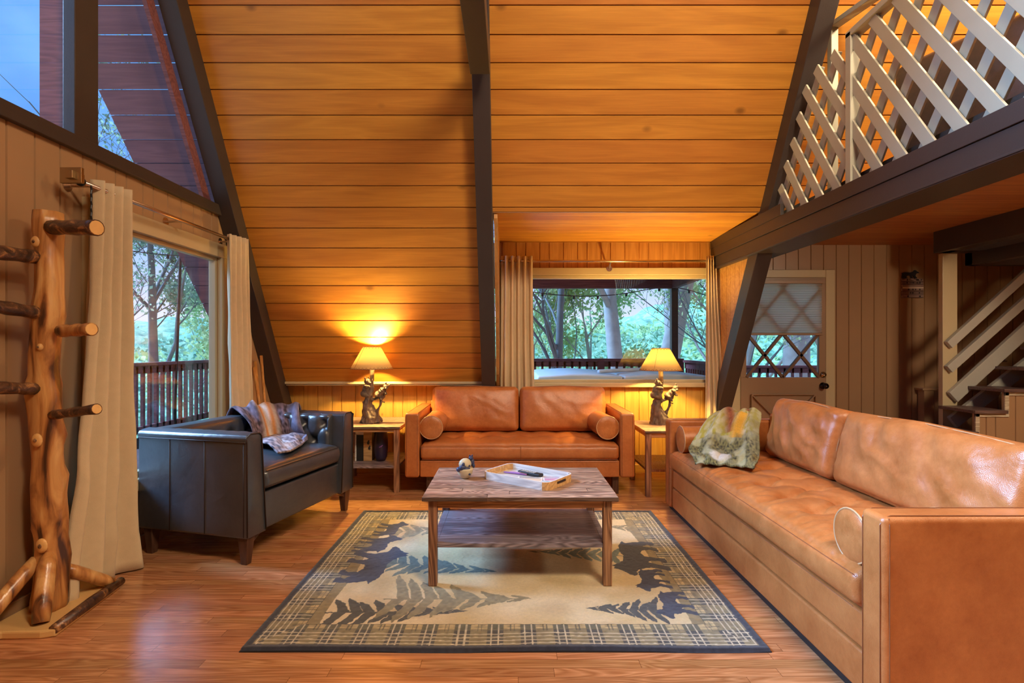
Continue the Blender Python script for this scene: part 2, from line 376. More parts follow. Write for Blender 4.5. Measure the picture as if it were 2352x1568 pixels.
# dormer: sloping flat ceiling, two cheeks
mb = MB(); mb.box((-.14, 0, -.0), (2.13, 1.04, .08));
struct(mb.build('ceiling_dormer', 'pine_ceiling', mtx=Matrix.Translation((0, 4.372, 2.430)) @ Matrix.Rotation(-math.atan2(.045, 1.03), 4, 'X')), 'pine board ceiling of the window dormer')
def cheek(X0, X1, name, mat, g, left):
    mtx = axes((X1 if left else X0, 0, 0), (0, 0, 1), (0, 1, 0) if left else (0, -1, 0))
    mb = MB()
    # built as columns whose foot follows the roof line
    sgn = 1 if left else -1
    ys = [4.385+.0+.098*i for i in range(10)]+[5.40]
    for a, b in zip(ys[:-1], ys[1:]):
        za, zb = max(RZ, roofZ(a))-.02, max(RZ, roofZ(b))-.02
        q = [(za, sgn*a, 0), (2.42, sgn*a, 0), (2.42, sgn*(b-.004), 0), (zb, sgn*(b-.004), 0)]
        q += [(p[0], p[1], -.03) for p in q]
        mb.add(q, [(0,1,2,3),(4,7,6,5),(0,4,5,1),(1,5,6,2),(2,6,7,3),(3,7,4,0)])
    return mb.build(name, mat, mtx=mtx)
o = cheek(-.14, -.13, 'wall_cheek', 'pine_wall', None, True); struct(o, 'narrow pine cheek of the dormer beside the middle rafter')
mb = MB()
for k in range(11):
    a = 4.36+.095*k; b = min(5.40, a+.091)
    
    mb.add([(2.135, a, max(0, roofZ(a)-.12)), (2.135, b, max(0, roofZ(b)-.12)), (2.135, b, 2.43), (2.135, a, 2.43),
            (2.17, a, max(0, roofZ(a)-.12)), (2.17, b, max(0, roofZ(b)-.12)), (2.17, b, 2.43), (2.17, a, 2.43)],
           [(0,3,2,1),(4,5,6,7),(0,1,5,4),(1,2,6,5),(2,3,7,6),(3,0,4,7)])
mb.box((2.134, 4.4, 2.1), (2.165, 5.40, 2.43)); mb.box((2.132, 5.33, 0), (2.168, 5.40, 1.0))
struct(mb.build('wall_cheek', 'pine_wall'), 'light washed pine cheek wall between right curtain and slanted rafter')
# ceiling under the loft, loft floor
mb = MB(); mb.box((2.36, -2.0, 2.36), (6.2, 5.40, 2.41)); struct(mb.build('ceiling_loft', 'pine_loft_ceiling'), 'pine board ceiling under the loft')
# ledge, baseboards
mb = MB(); mb.box((-2.375, 5.20, .93), (-.14, 5.40, .955)); mb.box((-2.24, 5.215, .915), (-.14, 5.235, .93))
struct(mb.build('trim_1', 'cream_trim', bevel=.004), 'pale wooden ledge along the low back wall')
mb = MB(); mb.box((-2.38, 5.382, 0), (2.13, 5.40, .085)); mb.box((3.42, 5.382, 0), (6.2, 5.40, .085)); struct(mb.build('baseboard_back', 'golden_wall', bevel=.004))
mb = MB(); mb.box((-2.38, -2.2, 0), (-2.364, 5.38, .085)); struct(mb.build('baseboard_left', 'tan_wall', bevel=.004))
# ---- rafters and beams
def rafter(x0, x1, z0, z1, n, lab, dep=.14, parentless=True):
    mb = MB(); o = dep*2/T3; poly = [(roofY(z0)-o, z0), (roofY(z0)+.02, z0), (roofY(z1)+.02, z1), (roofY(z1)-o, z1)]
    mb.prism(poly, 0, x0, x1); return struct(mb.build(n, 'dark_beam', bevel=.004), lab)
rafter(-2.375, -2.245, 0.0, 7.0, 'trim_2', 'dark brown rafter against the glazed gable end')
rafter(-.27, -.14, 0.0, 7.0, 'trim_3', 'dark brown rafter in the middle of the sloped ceiling')
rafter(2.10, 2.23, 0.0, 7.0, 'trim_4', 'dark brown rafter at the edge of the loft')
mb = MB(); mb.box((-.272, -2.0, 3.197), (-.136, 3.62, 3.36)); struct(mb.build('trim_5', 'dark_beam', bevel=.004), 'dark collar tie meeting the middle rafter')
mb = MB(); mb.box((2.078, -2.0, 2.219), (2.128, 5.38, 2.31)); mb.box((2.086, -2.0, 2.095), (2.32, 5.38, 2.217)); mb.box((2.32, -2.0, 2.125), (2.44, 5.36, 2.36)); mb.box((2.074, 3.98, 2.31), (2.10, 5.38, 2.40)); mb.box((2.081, -2.0, 2.10), (2.086, 5.36, 2.112))
struct(mb.build('trim_6', 'dark_beam', bevel=.005), 'long dark brown loft edge beam')
mb = MB(); mb.box((2.185, -2.0, 2.22), (2.33, 4.2, 2.385)); struct(mb.build('trim_7', 'dark_beam'))
# stair opening headers
mb = MB(); mb.box((3.91, 2.2, 2.165), (4.05, 4.80, 2.40)); mb.box((3.95, 4.66, 2.165), (6.1, 4.80, 2.40)); mb.box((4.22, 2.4, 2.05), (4.30, 4.82, 2.165)); mb.box((4.22, 4.74, 2.05), (6.1, 4.82, 2.165))
struct(mb.build('trim_8', 'dark_beam', bevel=.004), 'dark header beams around the stair opening')
# lower sill beam and mullion of the upper gable window
mb = MB(); mb.box((-2.40, -2.3, 2.372), (-2.345, 4.42, 2.452)); struct(mb.build('trim_9', 'dark_beam', bevel=.003), 'dark beam under the upper gable windows')
w = bpy.data.objects.new('window_1', None); C.objects.link(w); struct(w, 'tall gable window left of the dark mullion')
mb = MB(); mb.box((-2.41, 2.807, 2.45), (-2.345, 2.969, 5.2)); mb.box((-2.41, .9, 2.45), (-2.345, 1.06, 7.0)); mb.box((-2.41, -1.0, 2.45), (-2.345, -.84, 5.2)); mb.build('window_frame', 'dark_beam', w, bevel=.003)
mb = MB(); mb.box((-2.396, -1.8, 2.44), (-2.39, 2.82, 4.9)); mb.build('window_pane', 'window_glass', w)
mb = MB(); mb.box((-2.56, 2.835, 2.42), (-2.42, 2.98, 5.2)); struct(mb.build('trim_10', 'red_stain'), 'purple red outer post seen through the upper window')
w = bpy.data.objects.new('window_2', None); C.objects.link(w); struct(w, 'triangular gable window along the left rafter')
mb = MB(); mb.prism([(2.96, 2.44), (4.36, 2.44), (2.96, roofZ(2.96)-.02)], 0, -2.396, -2.390); mb.build('window_pane', 'window_glass', w)
mb = MB(); o_ = .17
mb.prism([(roofY(2.45)-.26, 2.45), (roofY(2.45)-.16, 2.45), (roofY(6)-.16, 6), (roofY(6)-.26, 6)], 0, -2.43, -2.40); mb.build('window_frame', 'red_stain', w)
# roof overhang outside the gable
mb = MB()
rake = lambda s: -2.70-.168*s*.866-.0
for g0, g1 in zip(rg[:-1], rg[1:]):
    if g1 < -.5 or g0 > 5: continue
    a, b = g0+.003, g1-.003
    mb.add([(rake(a), a, 0), (-2.44, a, 0), (-2.44, b, 0), (rake(b), b, 0), (rake(a), a, -.04), (-2.44, a, -.04), (-2.44, b, -.04), (rake(b), b, -.04)],
           [(0,1,2,3),(4,7,6,5),(0,4,5,1),(1,5,6,2),(2,6,7,3),(3,7,4,0)])
struct(mb.build('trim_11', 'overhang_boards', mtx=RM), 'stained boards of the roof overhang outside the gable')
# ---- lower left window
w = bpy.data.objects.new('window_3', None); C.objects.link(w); struct(w, 'large picture window in the left wall')
mb = MB()
mb.box((-2.39, 2.90, 2.03), (-2.345, 4.41, 2.14)); mb.box((-2.39, 2.90, .40), (-2.345, 2.955, 2.03)); mb.box((-2.39, 4.25, .40), (-2.345, 4.41, 2.03)); mb.box((-2.40, 2.90, .395), (-2.33, 4.41, .47))
mb.box((-2.44, 2.955, 2.0), (-2.39, 4.25, 2.045)); mb.box((-2.44, 2.955, .46), (-2.39, 4.25, .50)); mb.box((-2.44, 4.22, .46), (-2.385, 4.26, 2.04)); mb.box((-2.44, 2.945, .46), (-2.39, 2.985, 2.04))
mb.build('window_frame', 'cream_trim', w, bevel=.004)
mb = MB(); mb.box((-2.415, 2.96, .48), (-2.41, 4.24, 2.03)); mb.build('window_pane', 'window_glass', w)
# ---- back window
w = bpy.data.objects.new('window_4', None); C.objects.link(w); struct(w, 'wide dormer window behind the lamps')
mb = MB(); mb.box((-.125, 5.37, 2.045), (2.125, 5.41, 2.12)); mb.box((-.125, 5.37, .89), (-.075, 5.41, 2.045)); mb.box((2.07, 5.37, .89), (2.125, 5.41, 2.045))
mb.box((-.075, 5.40, 2.01), (2.07, 5.45, 2.045)); mb.box((-.075, 5.40, .935), (2.07, 5.45, .965)); mb.box((.12, 5.405, .95), (.16, 5.445, 2.04)); mb.box((-.10, 5.405, .93), (-.06, 5.445, 2.04)); mb.box((2.06, 5.405, .93), (2.10, 5.445, 2.04))
mb.build('window_frame', 'cream_trim', w, bevel=.004)
mb = MB(); mb.box((-.125, 5.335, .889), (2.125, 5.44, .935)); mb.build('window_sill', 'cream_trim', w, bevel=.005)
mb = MB(); mb.box((-.07, 5.422, .95), (2.08, 5.427, 2.03)); mb.build('window_pane', 'window_glass', w)
# ---- door
k = 5.40/1195
X = lambda px: (px-1170)*k
Z = lambda py: 1.3+(797-py)*k
d = bpy.data.objects.new('door_1', None); C.objects.link(d); struct(d, 'tan entry door with diamond lattice window and pleated blind')
dl, dr, dt = 2.39, X(1893), Z(638); gl, gr_, gt, gb = X(1712), X(1878), Z(652), Z(866)
m_, nt = newmat('door_paint'); princ(nt, (.33, .205, .115), .38)
mb = MB()
mb.box((dl, 5.375, 0), (dr, 5.415, gb)); mb.box((dl, 5.375, gt), (dr, 5.415, dt)); mb.box((dl, 5.375, gb), (gl, 5.415, gt)); mb.box((gr_, 5.375, gb), (dr, 5.415, gt))
mb.build('door_slab', 'door_paint', d, bevel=.003)
mb = MB()     # raised cross buck panels
p0, p1, q0, q1 = X(1722), X(1868), Z(905), .15
for a, b in (((p0, q0), (p1, q0)), ((p0, q1), (p1, q1)), ((p0, q0), (p0, q1)), ((p1, q0), (p1, q1)), ((p0, q0), (p1, q1)), ((p1, q0), (p0, q1))):
    mb.bar((a[0], 5.372, a[1]), (b[0], 5.372, b[1]), .012, .05, up=(0, -1, 0) if a[0] != b[0] or True else (0, 0, 1))
mb.build('door_panel_molding', 'door_paint', d, bevel=.003)
mb = MB()
cx = (gl+gr_)/2; hw = (gr_-gl)/4; hh = hw*1.22
zz = gb+.0
def clipbar(mb, p, q, w, dpt):
    (x0, z0), (x1, z1) = p, q
    mb.bar((x0, 5.38, z0), (x1, 5.38, z1), dpt, w, up=(0, 0, 1) if abs(x1-x0) > 1e-6 else (1, 0, 0))
H = gt-gb; Wd = gr_-gl; sl = hh/hw
for i in range(-6, 8):
    for sgn in (1, -1):
        # line z = gb + sgn*sl*(x-x_i)
        xi = gl+i*2*hw*1.0 if sgn > 0 else gl+i*2*hw*1.0
        pts = []
        xs = [xi, xi+H/sl*sgn]; zs = [gb, gt]
        (xa, za), (xb, zb) = (xs[0], zs[0]), (xs[1], zs[1])
        if xa > xb: xa, za, xb, zb = xb, zb, xa, za
        if xb <= gl or xa >= gr_: continue
        if xa < gl: za += (gl-xa)*(zb-za)/(xb-xa); xa = gl
        if xb > gr_: zb -= (xb-gr_)*(zb-za)/(xb-xa); xb = gr_
        if abs(xb-xa) > .02: clipbar(mb, (xa, za), (xb, zb), .028, .03)
m_, nt = newmat('muntin_brown'); princ(nt, (.16, .085, .045), .4)
mb.build('muntin', 'muntin_brown', d)
mb = MB(); mb.box((gl, 5.398, gb), (gr_, 5.402, gt)); mb.build('window_pane', 'window_glass', d)
m_, nt = newmat('blind_fabric'); df = N(nt, 'ShaderNodeBsdfDiffuse', i0=(.60, .50, .38, 1)); tr = N(nt, 'ShaderNodeBsdfTranslucent', i0=(.85, .78, .68, 1))
out(nt, N(nt, 'ShaderNodeMixShader', i0=.6, i1=df.outputs[0], i2=tr.outputs[0]).outputs[0])
bt, bb = Z(646), Z(765); mb = MB(); n = 44
mb.grid(1, n, lambda u, v: (gl-.02+u*(gr_-gl+.035), 5.348+(.007 if round(v*n) % 2 else 0), bt-.02-v*(bt-.02-bb)))
bl = mb.build('blind', 'blind_fabric', d)
mb = MB(); mb.box((gl-.025, 5.335, bt-.03), (gr_+.02, 5.372, bt+.005)); mb.box((gl-.025, 5.338, bb-.022), (gr_+.02, 5.370, bb)); mb.build('blind_rail', 'door_paint', bl, bevel=.003)
mb = MB(); mb.lathe([(.0, 0), (.032, 0), (.032, .008), (.026, .014), (.018, .03), (.0, .03)], 20, mt=Matrix.Translation((X(1887), 5.375, Z(860))) @ Matrix.Rotation(R(90), 4, 'X')); mb.build('deadbolt', 'brass', d, smooth=True)
mb = MB(); mb.lathe([(.0, 0), (.034, 0), (.034, .008), (.014, .014), (.012, .035), (.028, .045), (.03, .06), (.022, .075), (.0, .078)], 20, mt=Matrix.Translation((X(1886), 5.375, Z(885))) @ Matrix.Rotation(R(90), 4, 'X')); mb.build('door_knob', 'dark_knob', d, smooth=True)
mb = MB(); mb.box((dr, 5.37, 0), (dr+.095, 5.41, dt+.08)); mb.box((2.17, 5.37, dt), (dr, 5.41, dt+.08)); mb.box((dl-.10, 5.38, 0), (dl, 5.41, dt)); mb.build('door_frame', 'cream_trim', d, bevel=.005)
# ---------------------------------------------------------------- furniture
def seat_fn(half, crown, tufts, sx, seams=None, wr=0.0, seed=0, folds=False):
    def fn(x, y, z, u, v, w):
        if z > 0:
            f = max(0, z/half[2])
            dz = crown*(1-abs(u)**6)*(1-abs(v)**4)
            for tx, ty in tufts:
                d2 = ((x-tx)/.055)**2+((y-ty)/.055)**2
                if d2 < 9: dz -= (.022 if not folds else .034)*math.exp(-d2)
            if folds:
                for tx, ty in tufts:
                    for ex, ey in ((tx+.125, .03 if ty < 0 else -.17), (tx-.125, .03 if ty < 0 else -.17), (tx+.05, ty-.16 if ty < 0 else ty+.2), (tx-.05, ty-.16 if ty < 0 else ty+.2)):
                        L_ = math.hypot(ex-tx, ey-ty); tt = ((x-tx)*(ex-tx)+(y-ty)*(ey-ty))/L_**2
                        if 0 < tt < 1:
                            dd = abs((x-tx)*(ey-ty)-(y-ty)*(ex-tx))/L_
                            if dd < .06: dz -= .011*math.exp(-(dd/.016)**2)*(1-tt*.6)
            if seams:
                for s in seams[0]: dz -= .006*math.exp(-((x-s)/.012)**2)
                for s in seams[1]: dz -= .005*math.exp(-((y-s)/.014)**2)
            if wr:
                e = math.exp(-((y+half[1]*.82)/.11)**2)
                dz += wr*e*noise.noise(Vector((x*26+seed, y*5, 0)))
                dz += wr*.6*noise.noise(Vector((x*9, y*9, seed)))
            z += dz*f
        else: z -= 0
        y2 = y - (.018*(1-w*w) if v < -.95 else 0)
        return (x, y2, z)
    return fn
def back_fn(half, puff, wr, seed):
    def fn(x, y, z, u, v, w):
        f = (1-abs(u)**3.2)*(1-abs(w)**3.0)
        s = 1 if y > 0 else -1
        a = noise.noise(Vector((x*7+seed, z*3.2+x*4, seed)))*.6+noise.noise(Vector((x*15+seed+z*9, z*6-x*3, seed)))*.4
        cr = 1-abs(noise.noise(Vector((x*6+seed+z*7, z*4-x*5, seed*.7))))*3
        y += s*puff*f
        if y < 0: y -= wr*(a+max(0, cr)*.7)*(1-abs(u)**8)
        # pinch of the corners
        z += .012*math.cos(u*math.pi*.5)*(1 if w > 0 else 0)*(1-abs(u))
        return (x, y, z)
    return fn
def bolster(name, L, r, label, loc, rz, mat='cognac_leather_light'):
    t = thing(name, label, 'bolster cushion', loc, rz, 'bolster cushions on the two sofas')
    mb = MB(); prof = [(.0, 0), (r*.5, -.004), (r*.9, 0), (r, .006)]
    n = 28; pts = []; rr = []
    for i in range(13): a = i/12; pts.append((0, a*L, 0)); rr.append(r*(1+.02*math.sin(a*math.pi)))
    mb.tube(pts, rr, n, cap=False, fn=lambda i, th: 1+.012*math.sin(th*3+i*.7))
    mb.build('cover', mat, t, smooth=True)
    for e, s in ((0, -1), (L, 1)):
        mb = MB(); mt = Matrix.Translation((0, e, 0)) @ Matrix.Rotation(R(90 if s < 0 else -90), 4, 'X')
        mb.lathe([(r, 0), (r*.9, .007), (r*.6, .013), (r*.2, .014), (.001, .012)], n, cap=False, mt=mt)
        c = mb.build('end_panel', mat, t, smooth=True)
        mb = MB(); mb.tube([(r*1.005*math.cos(2*math.pi*i/28), e, r*1.005*math.sin(2*math.pi*i/28)) for i in range(29)], .0042, 6, cap=False); mb.build('piping', 'stitch_light', c, smooth=True)
    return t
def sofa(name, label, loc, rz, Wd, D, armw, armz, z0, seatz, seat0, bcz, splits, base, seed, legs, grid):
    t = thing(name, label, 'sofa', loc, rz)
    L = 'cognac_leather'; hw = Wd/2; inn = hw-armw
    for s in (-1, 1):
        def afn(x, y, z, u, v, w, s=s):
            z -= .012*max(0, v)*(1 if w > .5 else 0)*0
            return (x+.004*noise.noise(Vector((y*6, z*6, seed+s))), y, z)
        mb = MB(); mb.rbox((armw/2, D/2, (armz-z0)/2), .022, (3, 12, 8), afn, Matrix.Translation((s*(hw-armw/2), D/2, (armz+z0)/2)))
        a = mb.build('arm', L, t, smooth=True)
        mb = MB(); e = .012
        for xx in (s*(hw-.016), s*(inn+.016)):
            mb.tube([(xx, -.0015, z0+.02), (xx, -.0015, armz-.03), (xx, .012, armz-.006), (xx, .035, armz+.001), (xx, D*.5, armz+.0015), (xx, D-.04, armz+.001)], .0016, 5)
        mb.tube([(s*(hw+.001), .02, z0+.02), (s*(hw+.0012), .02, armz-.03), (s*(hw-.006), .022, armz-.006)], .0016, 5)
        mb.build('seam', 'seam_cognac', a)
    mb = MB(); mb.rbox((inn, .10, (armz+.06-z0)/2), .03, (10, 2, 4), None, Matrix.Translation((0, D-.10, (armz+.06+z0)/2))); mb.build('back_frame', L, t, smooth=True)
    for i, (a, b, y0) in enumerate(base):
        mb = MB(); mb.rbox((inn-.002, D/2-.06, (b-a)/2), .012, (12, 4, 2), None, Matrix.Translation((0, D/2-.04+y0, (a+b)/2))); mb.build('base_panel' if i == 0 else 'drawer_front', L, t, smooth=True)
    sy = D-.22; half = (inn-.006, sy/2, (seatz-seat0)/2)
    tuf = grid['tufts']
    mb = MB(); mb.rbox(half, .035, grid['n'], seat_fn(half, .045, tuf, 0, grid.get('seams'), grid['wr'], seed, grid.get('folds')), Matrix.Translation((0, sy/2+.004, (seatz+seat0)/2)))
    sc = mb.build('seat_cushion', L+'_light' if grid.get('light') else L, t, smooth=True)
    mb = MB()
    for zz in (seatz-.012, seat0+.012):
        yy = -.006 if zz > .4 else -.006
        mb.tube([(-inn+.02+i*(2*inn-.04)/30, yy-.006, zz) for i in range(31)], .0016, 5)
    if grid.get('mid'): mb.tube([(grid['mid'], -.022, seat0+.01), (grid['mid'], -.026, (seatz+seat0)/2), (grid['mid'], -.018, seatz-.01)], .002, 5)
    mb.build('seam', 'seam_cognac', sc)
    for i, (a, b) in enumerate(splits):
        h = (bcz-seatz-.0)/2; w = (b-a)/2
        hh = (w-.003, .085, h)
        tilt = R(-13)
        mt = Matrix.Translation(((a+b)/2, D-.335, seatz+.035)) @ Matrix.Rotation(tilt, 4, 'X') @ Matrix.Translation((0, 0, h))
        mb = MB(); mb.rbox(hh, .05, (26, 3, 18), back_fn(hh, .045, .021 if seed > 5 else .006, seed+i*3.3), mt)
        bc = mb.build('back_cushion', L+'_light', t, smooth=True)
        mb = MB()
        pts = [(-w+.03, -.062, h-.018), (-w*.5, -.068, h-.004), (0, -.07, h+.004), (w*.5, -.068, h-.004), (w-.03, -.062, h-.018)]
        mb.tube([tuple(mt @ Vector(p)) for p in pts], .0028, 5)
        for s in (-1, 1): mb.tube([tuple(mt @ Vector(p)) for p in ((s*(w-.018), -.06, h-.04), (s*(w-.012), -.062, 0), (s*(w-.018), -.06, -h+.04))], .0026, 5)
        mb.build('seam', 'stitch_light' if seed > 5 else 'seam_cognac', bc)
    for (x, y) in legs:
        mb = MB(); mb.box((x-.028, y-.028, 0), (x+.028, y+.028, z0+.01)); mb.build('leg', 'walnut_leg', t, bevel=.003)
    if not legs:
        mb = MB(); mb.box((-hw+.02, .03, .0), (hw-.02, D-.03, z0+.01)); mb.build('plinth', 'rubber_black', t)
    return t
inn2 = 1.003-.126
sofa('leather_sofa', 'cognac leather sofa with two back cushions standing against the back wall', (.091, 4.54, 0), 0, 2.006, .84, .126, .722, .16, .45, .31, .88,
     [(-.845, .003), (.006, .845)], [(.16, .305, .0)], 1.0, [(-.80, .10), (.85, .10), (-.80, .74), (.85, .74)],
     {'tufts': [(x*.235-.94+.117, y) for x in range(1, 8) for y in (-.10, .12)], 'n': (90, 24, 3), 'wr': .004,
      'seams': ([x*.235-.94+.117 for x in range(0, 9)], [-.10, .12]), 'mid': .01})
sofa('leather_sofa', 'long cognac leather sofa on the right side facing the coffee table', (1.27, 3.003, 0), R(-90), 2.475, .98, .12, .722, .028, .482, .34, .90,
     [(-.765+.0, .002), (.01, 1.112)], [(.03, .185, .0), (.192, .325, .004)], 9.0, [],
     {'tufts': [(x*.25-1.0+(.125 if r else 0), y) for r, y in enumerate((-.17, .03)) for x in range(0, 9)], 'n': (170, 56, 4), 'wr': .012, 'light': 1, 'folds': 1})
# extra tuft folds are in the mesh; loose bolsters
bolster('bolster_cushion', .42, .101, 'cognac leather bolster cushion at the left arm of the sofa against the wall', (-.690, 4.585, .592), R(0))
bolster('bolster_cushion', .42, .101, 'cognac leather bolster cushion at the right arm of the sofa against the wall', (.868, 4.585, .590), R(4))
bolster('bolster_cushion', .34, .101, 'cognac leather bolster cushion at the near arm of the long sofa', (1.31, 1.995, .578), R(-90))
bolster('bolster_cushion', .46, .101, 'cognac leather bolster cushion at the far arm beside the printed throw', (1.32, 4.005, .590), R(-90))

# ---- armchair
ch = thing('leather_armchair', 'dark slate leather armchair with tufted back by the left window', 'armchair', (-1.405, 3.625, 0), R(75.7))
CW, CDp, CT, CB, CZ0 = 1.16, .80, .125, .165, .165
SL = 'slate_leather'; H0 = .785
for s in (-1, 1):
    mb = MB(); hw = CW/2
    def aw(z): return CT+(CB-CT)*(1-(z-CZ0)/(H0-CZ0))
    nz_ = 14; poly = []
    zz = [CZ0+.0, CZ0+.012]+[CZ0+(H0-.05-CZ0)*i/6 for i in range(1, 7)]
    outer = [(hw-.01, CZ0), (hw, CZ0+.012)]+[(hw, z) for z in zz[2:]]
    top = [(hw+.006, H0-.045), (hw+.008, H0-.025), (hw-.002, H0-.008), (hw-.03, H0), (hw-CT*.55, H0+.004), (hw-CT+.02, H0-.004), (hw-CT-.002, H0-.02)]
    inner = [(hw-aw(z), z) for z in zz[::-1]]
    poly = [(s*a, b) for a, b in outer+top+inner]
    mb.prism(poly, 1, 0.0, CDp-.0)
    a = mb.build('arm', SL, ch, bevel=.008, smooth=False)
    for p in a.data.polygons: p.use_smooth = True
    a.modifiers['b'].angle_limit = R(35)
    mb = MB()
    fr = [(s*(hw-.004), -.003, CZ0+.01), (s*(hw-.002), -.003, H0-.05), (s*(hw+.004), -.003, H0-.022), (s*(hw-.03), -.003, H0-.001), (s*(hw-CT+.02), -.003, H0-.006), (s*(hw-CT+.001), -.003, H0-.025), (s*(hw-CB+.003), -.003, CZ0+.01)]
    mb.tube(fr, .0045, 6)
    mb.tube([(s*(hw+.004), .0, H0-.048), (s*(hw+.004), CDp, H0-.048)], .004, 5)
    for yy in (.02, .30, .56): mb.tube([(s*(hw+.0005), yy, CZ0+.01), (s*(hw+.0005), yy, H0-.05)], .0028, 5)
    mb.build('piping', 'seam_dark', a, smooth=True)
hw = CW/2-CT
def cback(x, y, z, u, v, w):
    if y < 0:
        f = (1-abs(w)**6)
        d = .03*f
        for r_ in range(3):
            for c_ in range(-3, 4):
                tx = c_*.17+(.085 if r_ % 2 else 0); tz = .20-r_*.13
                q = math.hypot(x-tx, z-tz); d -= .038*math.exp(-(q/.035)**2)
                for sx in (-1, 1):
                    # diagonal folds to the next row
                    ex, ez = tx+sx*.085, tz-.13; L_ = math.hypot(ex-tx, ez-tz)
                    tt = ((x-tx)*(ex-tx)+(z-tz)*(ez-tz))/L_**2
                    if 0 < tt < 1:
                        dd = abs((x-tx)*(ez-tz)-(z-tz)*(ex-tx))/L_; d -= .014*math.exp(-(dd/.014)**2)
        y -= d
    return (x, y, z)
mb = MB(); mb.rbox((CW/2-.004, .075, (H0-CZ0)/2), .03, (64, 2, 40), cback, Matrix.Translation((0, CDp-.08, (H0+CZ0)/2))); mb.build('backrest', SL, ch, smooth=True)
for s in (-1, 1):        # tufted inner side of each arm
    mt = Matrix.Translation((s*(CW/2-CT-.012), .42, .62)) @ Matrix.Rotation(R(90*s), 4, 'Z')
    def ain(x, y, z, u, v, w): 
        return cback(x, y, z*1.0, u, v, w)
    mb = MB(); mb.rbox((.30, .028, .145), .02, (36, 2, 24), ain, Matrix.Translation((s*(CW/2-CT-.012), .40, .632)) @ Matrix.Rotation(R(-90*s), 4, 'Z')); mb.build('arm_pad', SL, ch, smooth=True)
iw = CW/2-CB
mb = MB(); mb.rbox((iw+.0, .33, .065), .03, (30, 20, 3), seat_fn((iw, .33, .065), .035, [], 0, None, .004, 3), Matrix.Translation((0, .345, .475)))
c = mb.build('seat_cushion', SL, ch, smooth=True)
mb = MB()
for zz in (.527, .425): mb.tube([(-iw+.02+i*(2*iw-.04)/20, .012, zz) for i in range(21)], .0035, 5)
mb.build('piping', 'seam_dark', c)
mb = MB(); mb.rbox((iw+.01, .36, .115), .012, (6, 6, 3), None, Matrix.Translation((0, .385, CZ0+.115))); mb.build('seat_rail', SL, ch, smooth=True)
for sx in (-1, 1):
    for y in (.045, CDp-.05):
        mb = MB(); x = sx*(CW/2-.05)
        a, b = .034, .020
        vs = [(x-a, y-a, CZ0+.01), (x+a, y-a, CZ0+.01), (x+a, y+a, CZ0+.01), (x-a, y+a, CZ0+.01), (x-b, y-b, 0), (x+b, y-b, 0), (x+b, y+b, 0), (x-b, y+b, 0)]
        mb.add(vs, [(0,1,2,3),(4,7,6,5),(0,4,5,1),(1,5,6,2),(2,6,7,3),(3,7,4,0)])
        mb.prism([(x-sx*.02, CZ0+.004), (x-sx*.13, CZ0+.004), (x-sx*.02, CZ0-.055)][::sx], 1, y-.018, y+.018)
        mb.build('leg', 'walnut_leg', ch, bevel=.003)

# ---- throws: cloth surfaces coloured in soft blotches
def cloth(name, nu, nv, pos, col, label, cat, thick=.012):
    mb = MB(); mb.grid(nu, nv, pos)
    m = name+'_cloth'; 
    if 'throw_fur' not in MAT: vcol('throw_fur', rough=1, scale=260, bump=.9, sheen=.05, bd=.006)
    o = mb.build(name, 'throw_fur', smooth=True, solid=thick); a = o.data.color_attributes.new('Col', 'FLOAT_COLOR', 'POINT')
    buf = []
    for j in range(nv+1):
        for i in range(nu+1): buf += [*col(i/nu, j/nv), 1]
    a.data.foreach_set('color', buf); tag(o, label, cat); return o
def lerp(a, b, t): return tuple(p+(q-p)*t for p, q in zip(a, b))
def pl(points, t):
    n = len(points)-1; t = min(max(t, 0), .99999)*n; i = int(t); return Vector(lerp(points[i], points[i+1], t-i))
def sm(points, t):   # smooth catmull
    n = len(points)-1; t = min(max(t, 0), .99999)*n; i = int(t); f = t-i
    p = [Vector(points[max(0, min(n, i+k))]) for k in (-1, 0, 1, 2)]
    return .5*((2*p[1])+(p[2]-p[0])*f+(2*p[0]-5*p[1]+4*p[2]-p[3])*f*f+(-p[0]+3*p[1]-3*p[2]+p[3])*f**3)
ct, st = math.cos(R(75.7)), math.sin(R(75.7))
def cw(x, y, z): return Vector((-1.405+x*ct-y*st, 3.625+x*st+y*ct, z))
def throw1(u, v):
    T = [(.12, .735), (.27, .735), (.40, .735), (.50, .68), (.52, .56), (.52, .46)]
    I = [(.04, .50), (.17, .52), (.27, .52), (.35, .47), (.39, .42), (.40, .30)]
    Bt = [(-.18, .10), (-.10, .07), (.0, .09), (.10, .12), (.20, .17), (.30, .22)]
    t, i_, b = sm([(*p, 0) for p in T], u), sm([(*p, 0) for p in I], u), sm([(*p, 0) for p in Bt], u)
    outw = Vector((t[0]-.0, t[1]-.30, 0)).normalized()
    f = math.sin(u*math.pi*9+.6*math.sin(v*4))*.5+.5*math.sin(u*math.pi*4.3+1)
    if v < .14:
        w = v/.14; p = Vector((t[0], t[1], 0))+outw*(.10-.10*w); z = .72+.115*math.sin(w*math.pi/2)+.014*f
    elif v < .58:
        w = (v-.14)/.44; p = Vector((t[0], t[1], 0)).lerp(Vector((i_[0], i_[1], 0)), w**.75)-outw*(.06+.028*f)*math.sin(w*math.pi); z = .835-.225*w+.016*f*(1-w)
        z += .045*math.exp(-((u-.28)/.07)**2)*(1-w)
    else:
        w = (v-.58)/.42; p = Vector((i_[0], i_[1], 0)).lerp(Vector((b[0], b[1], 0)), w); z = .61-.012*w+.035*math.sin(w*3.14)*abs(math.sin(u*6+v*5))+.02*max(0, noise.noise(Vector((u*5, v*9, 2))))
        if w > .85: z -= .006
    q = cw(p[0], p[1], z)
    return q+Vector((0, 0, .0))
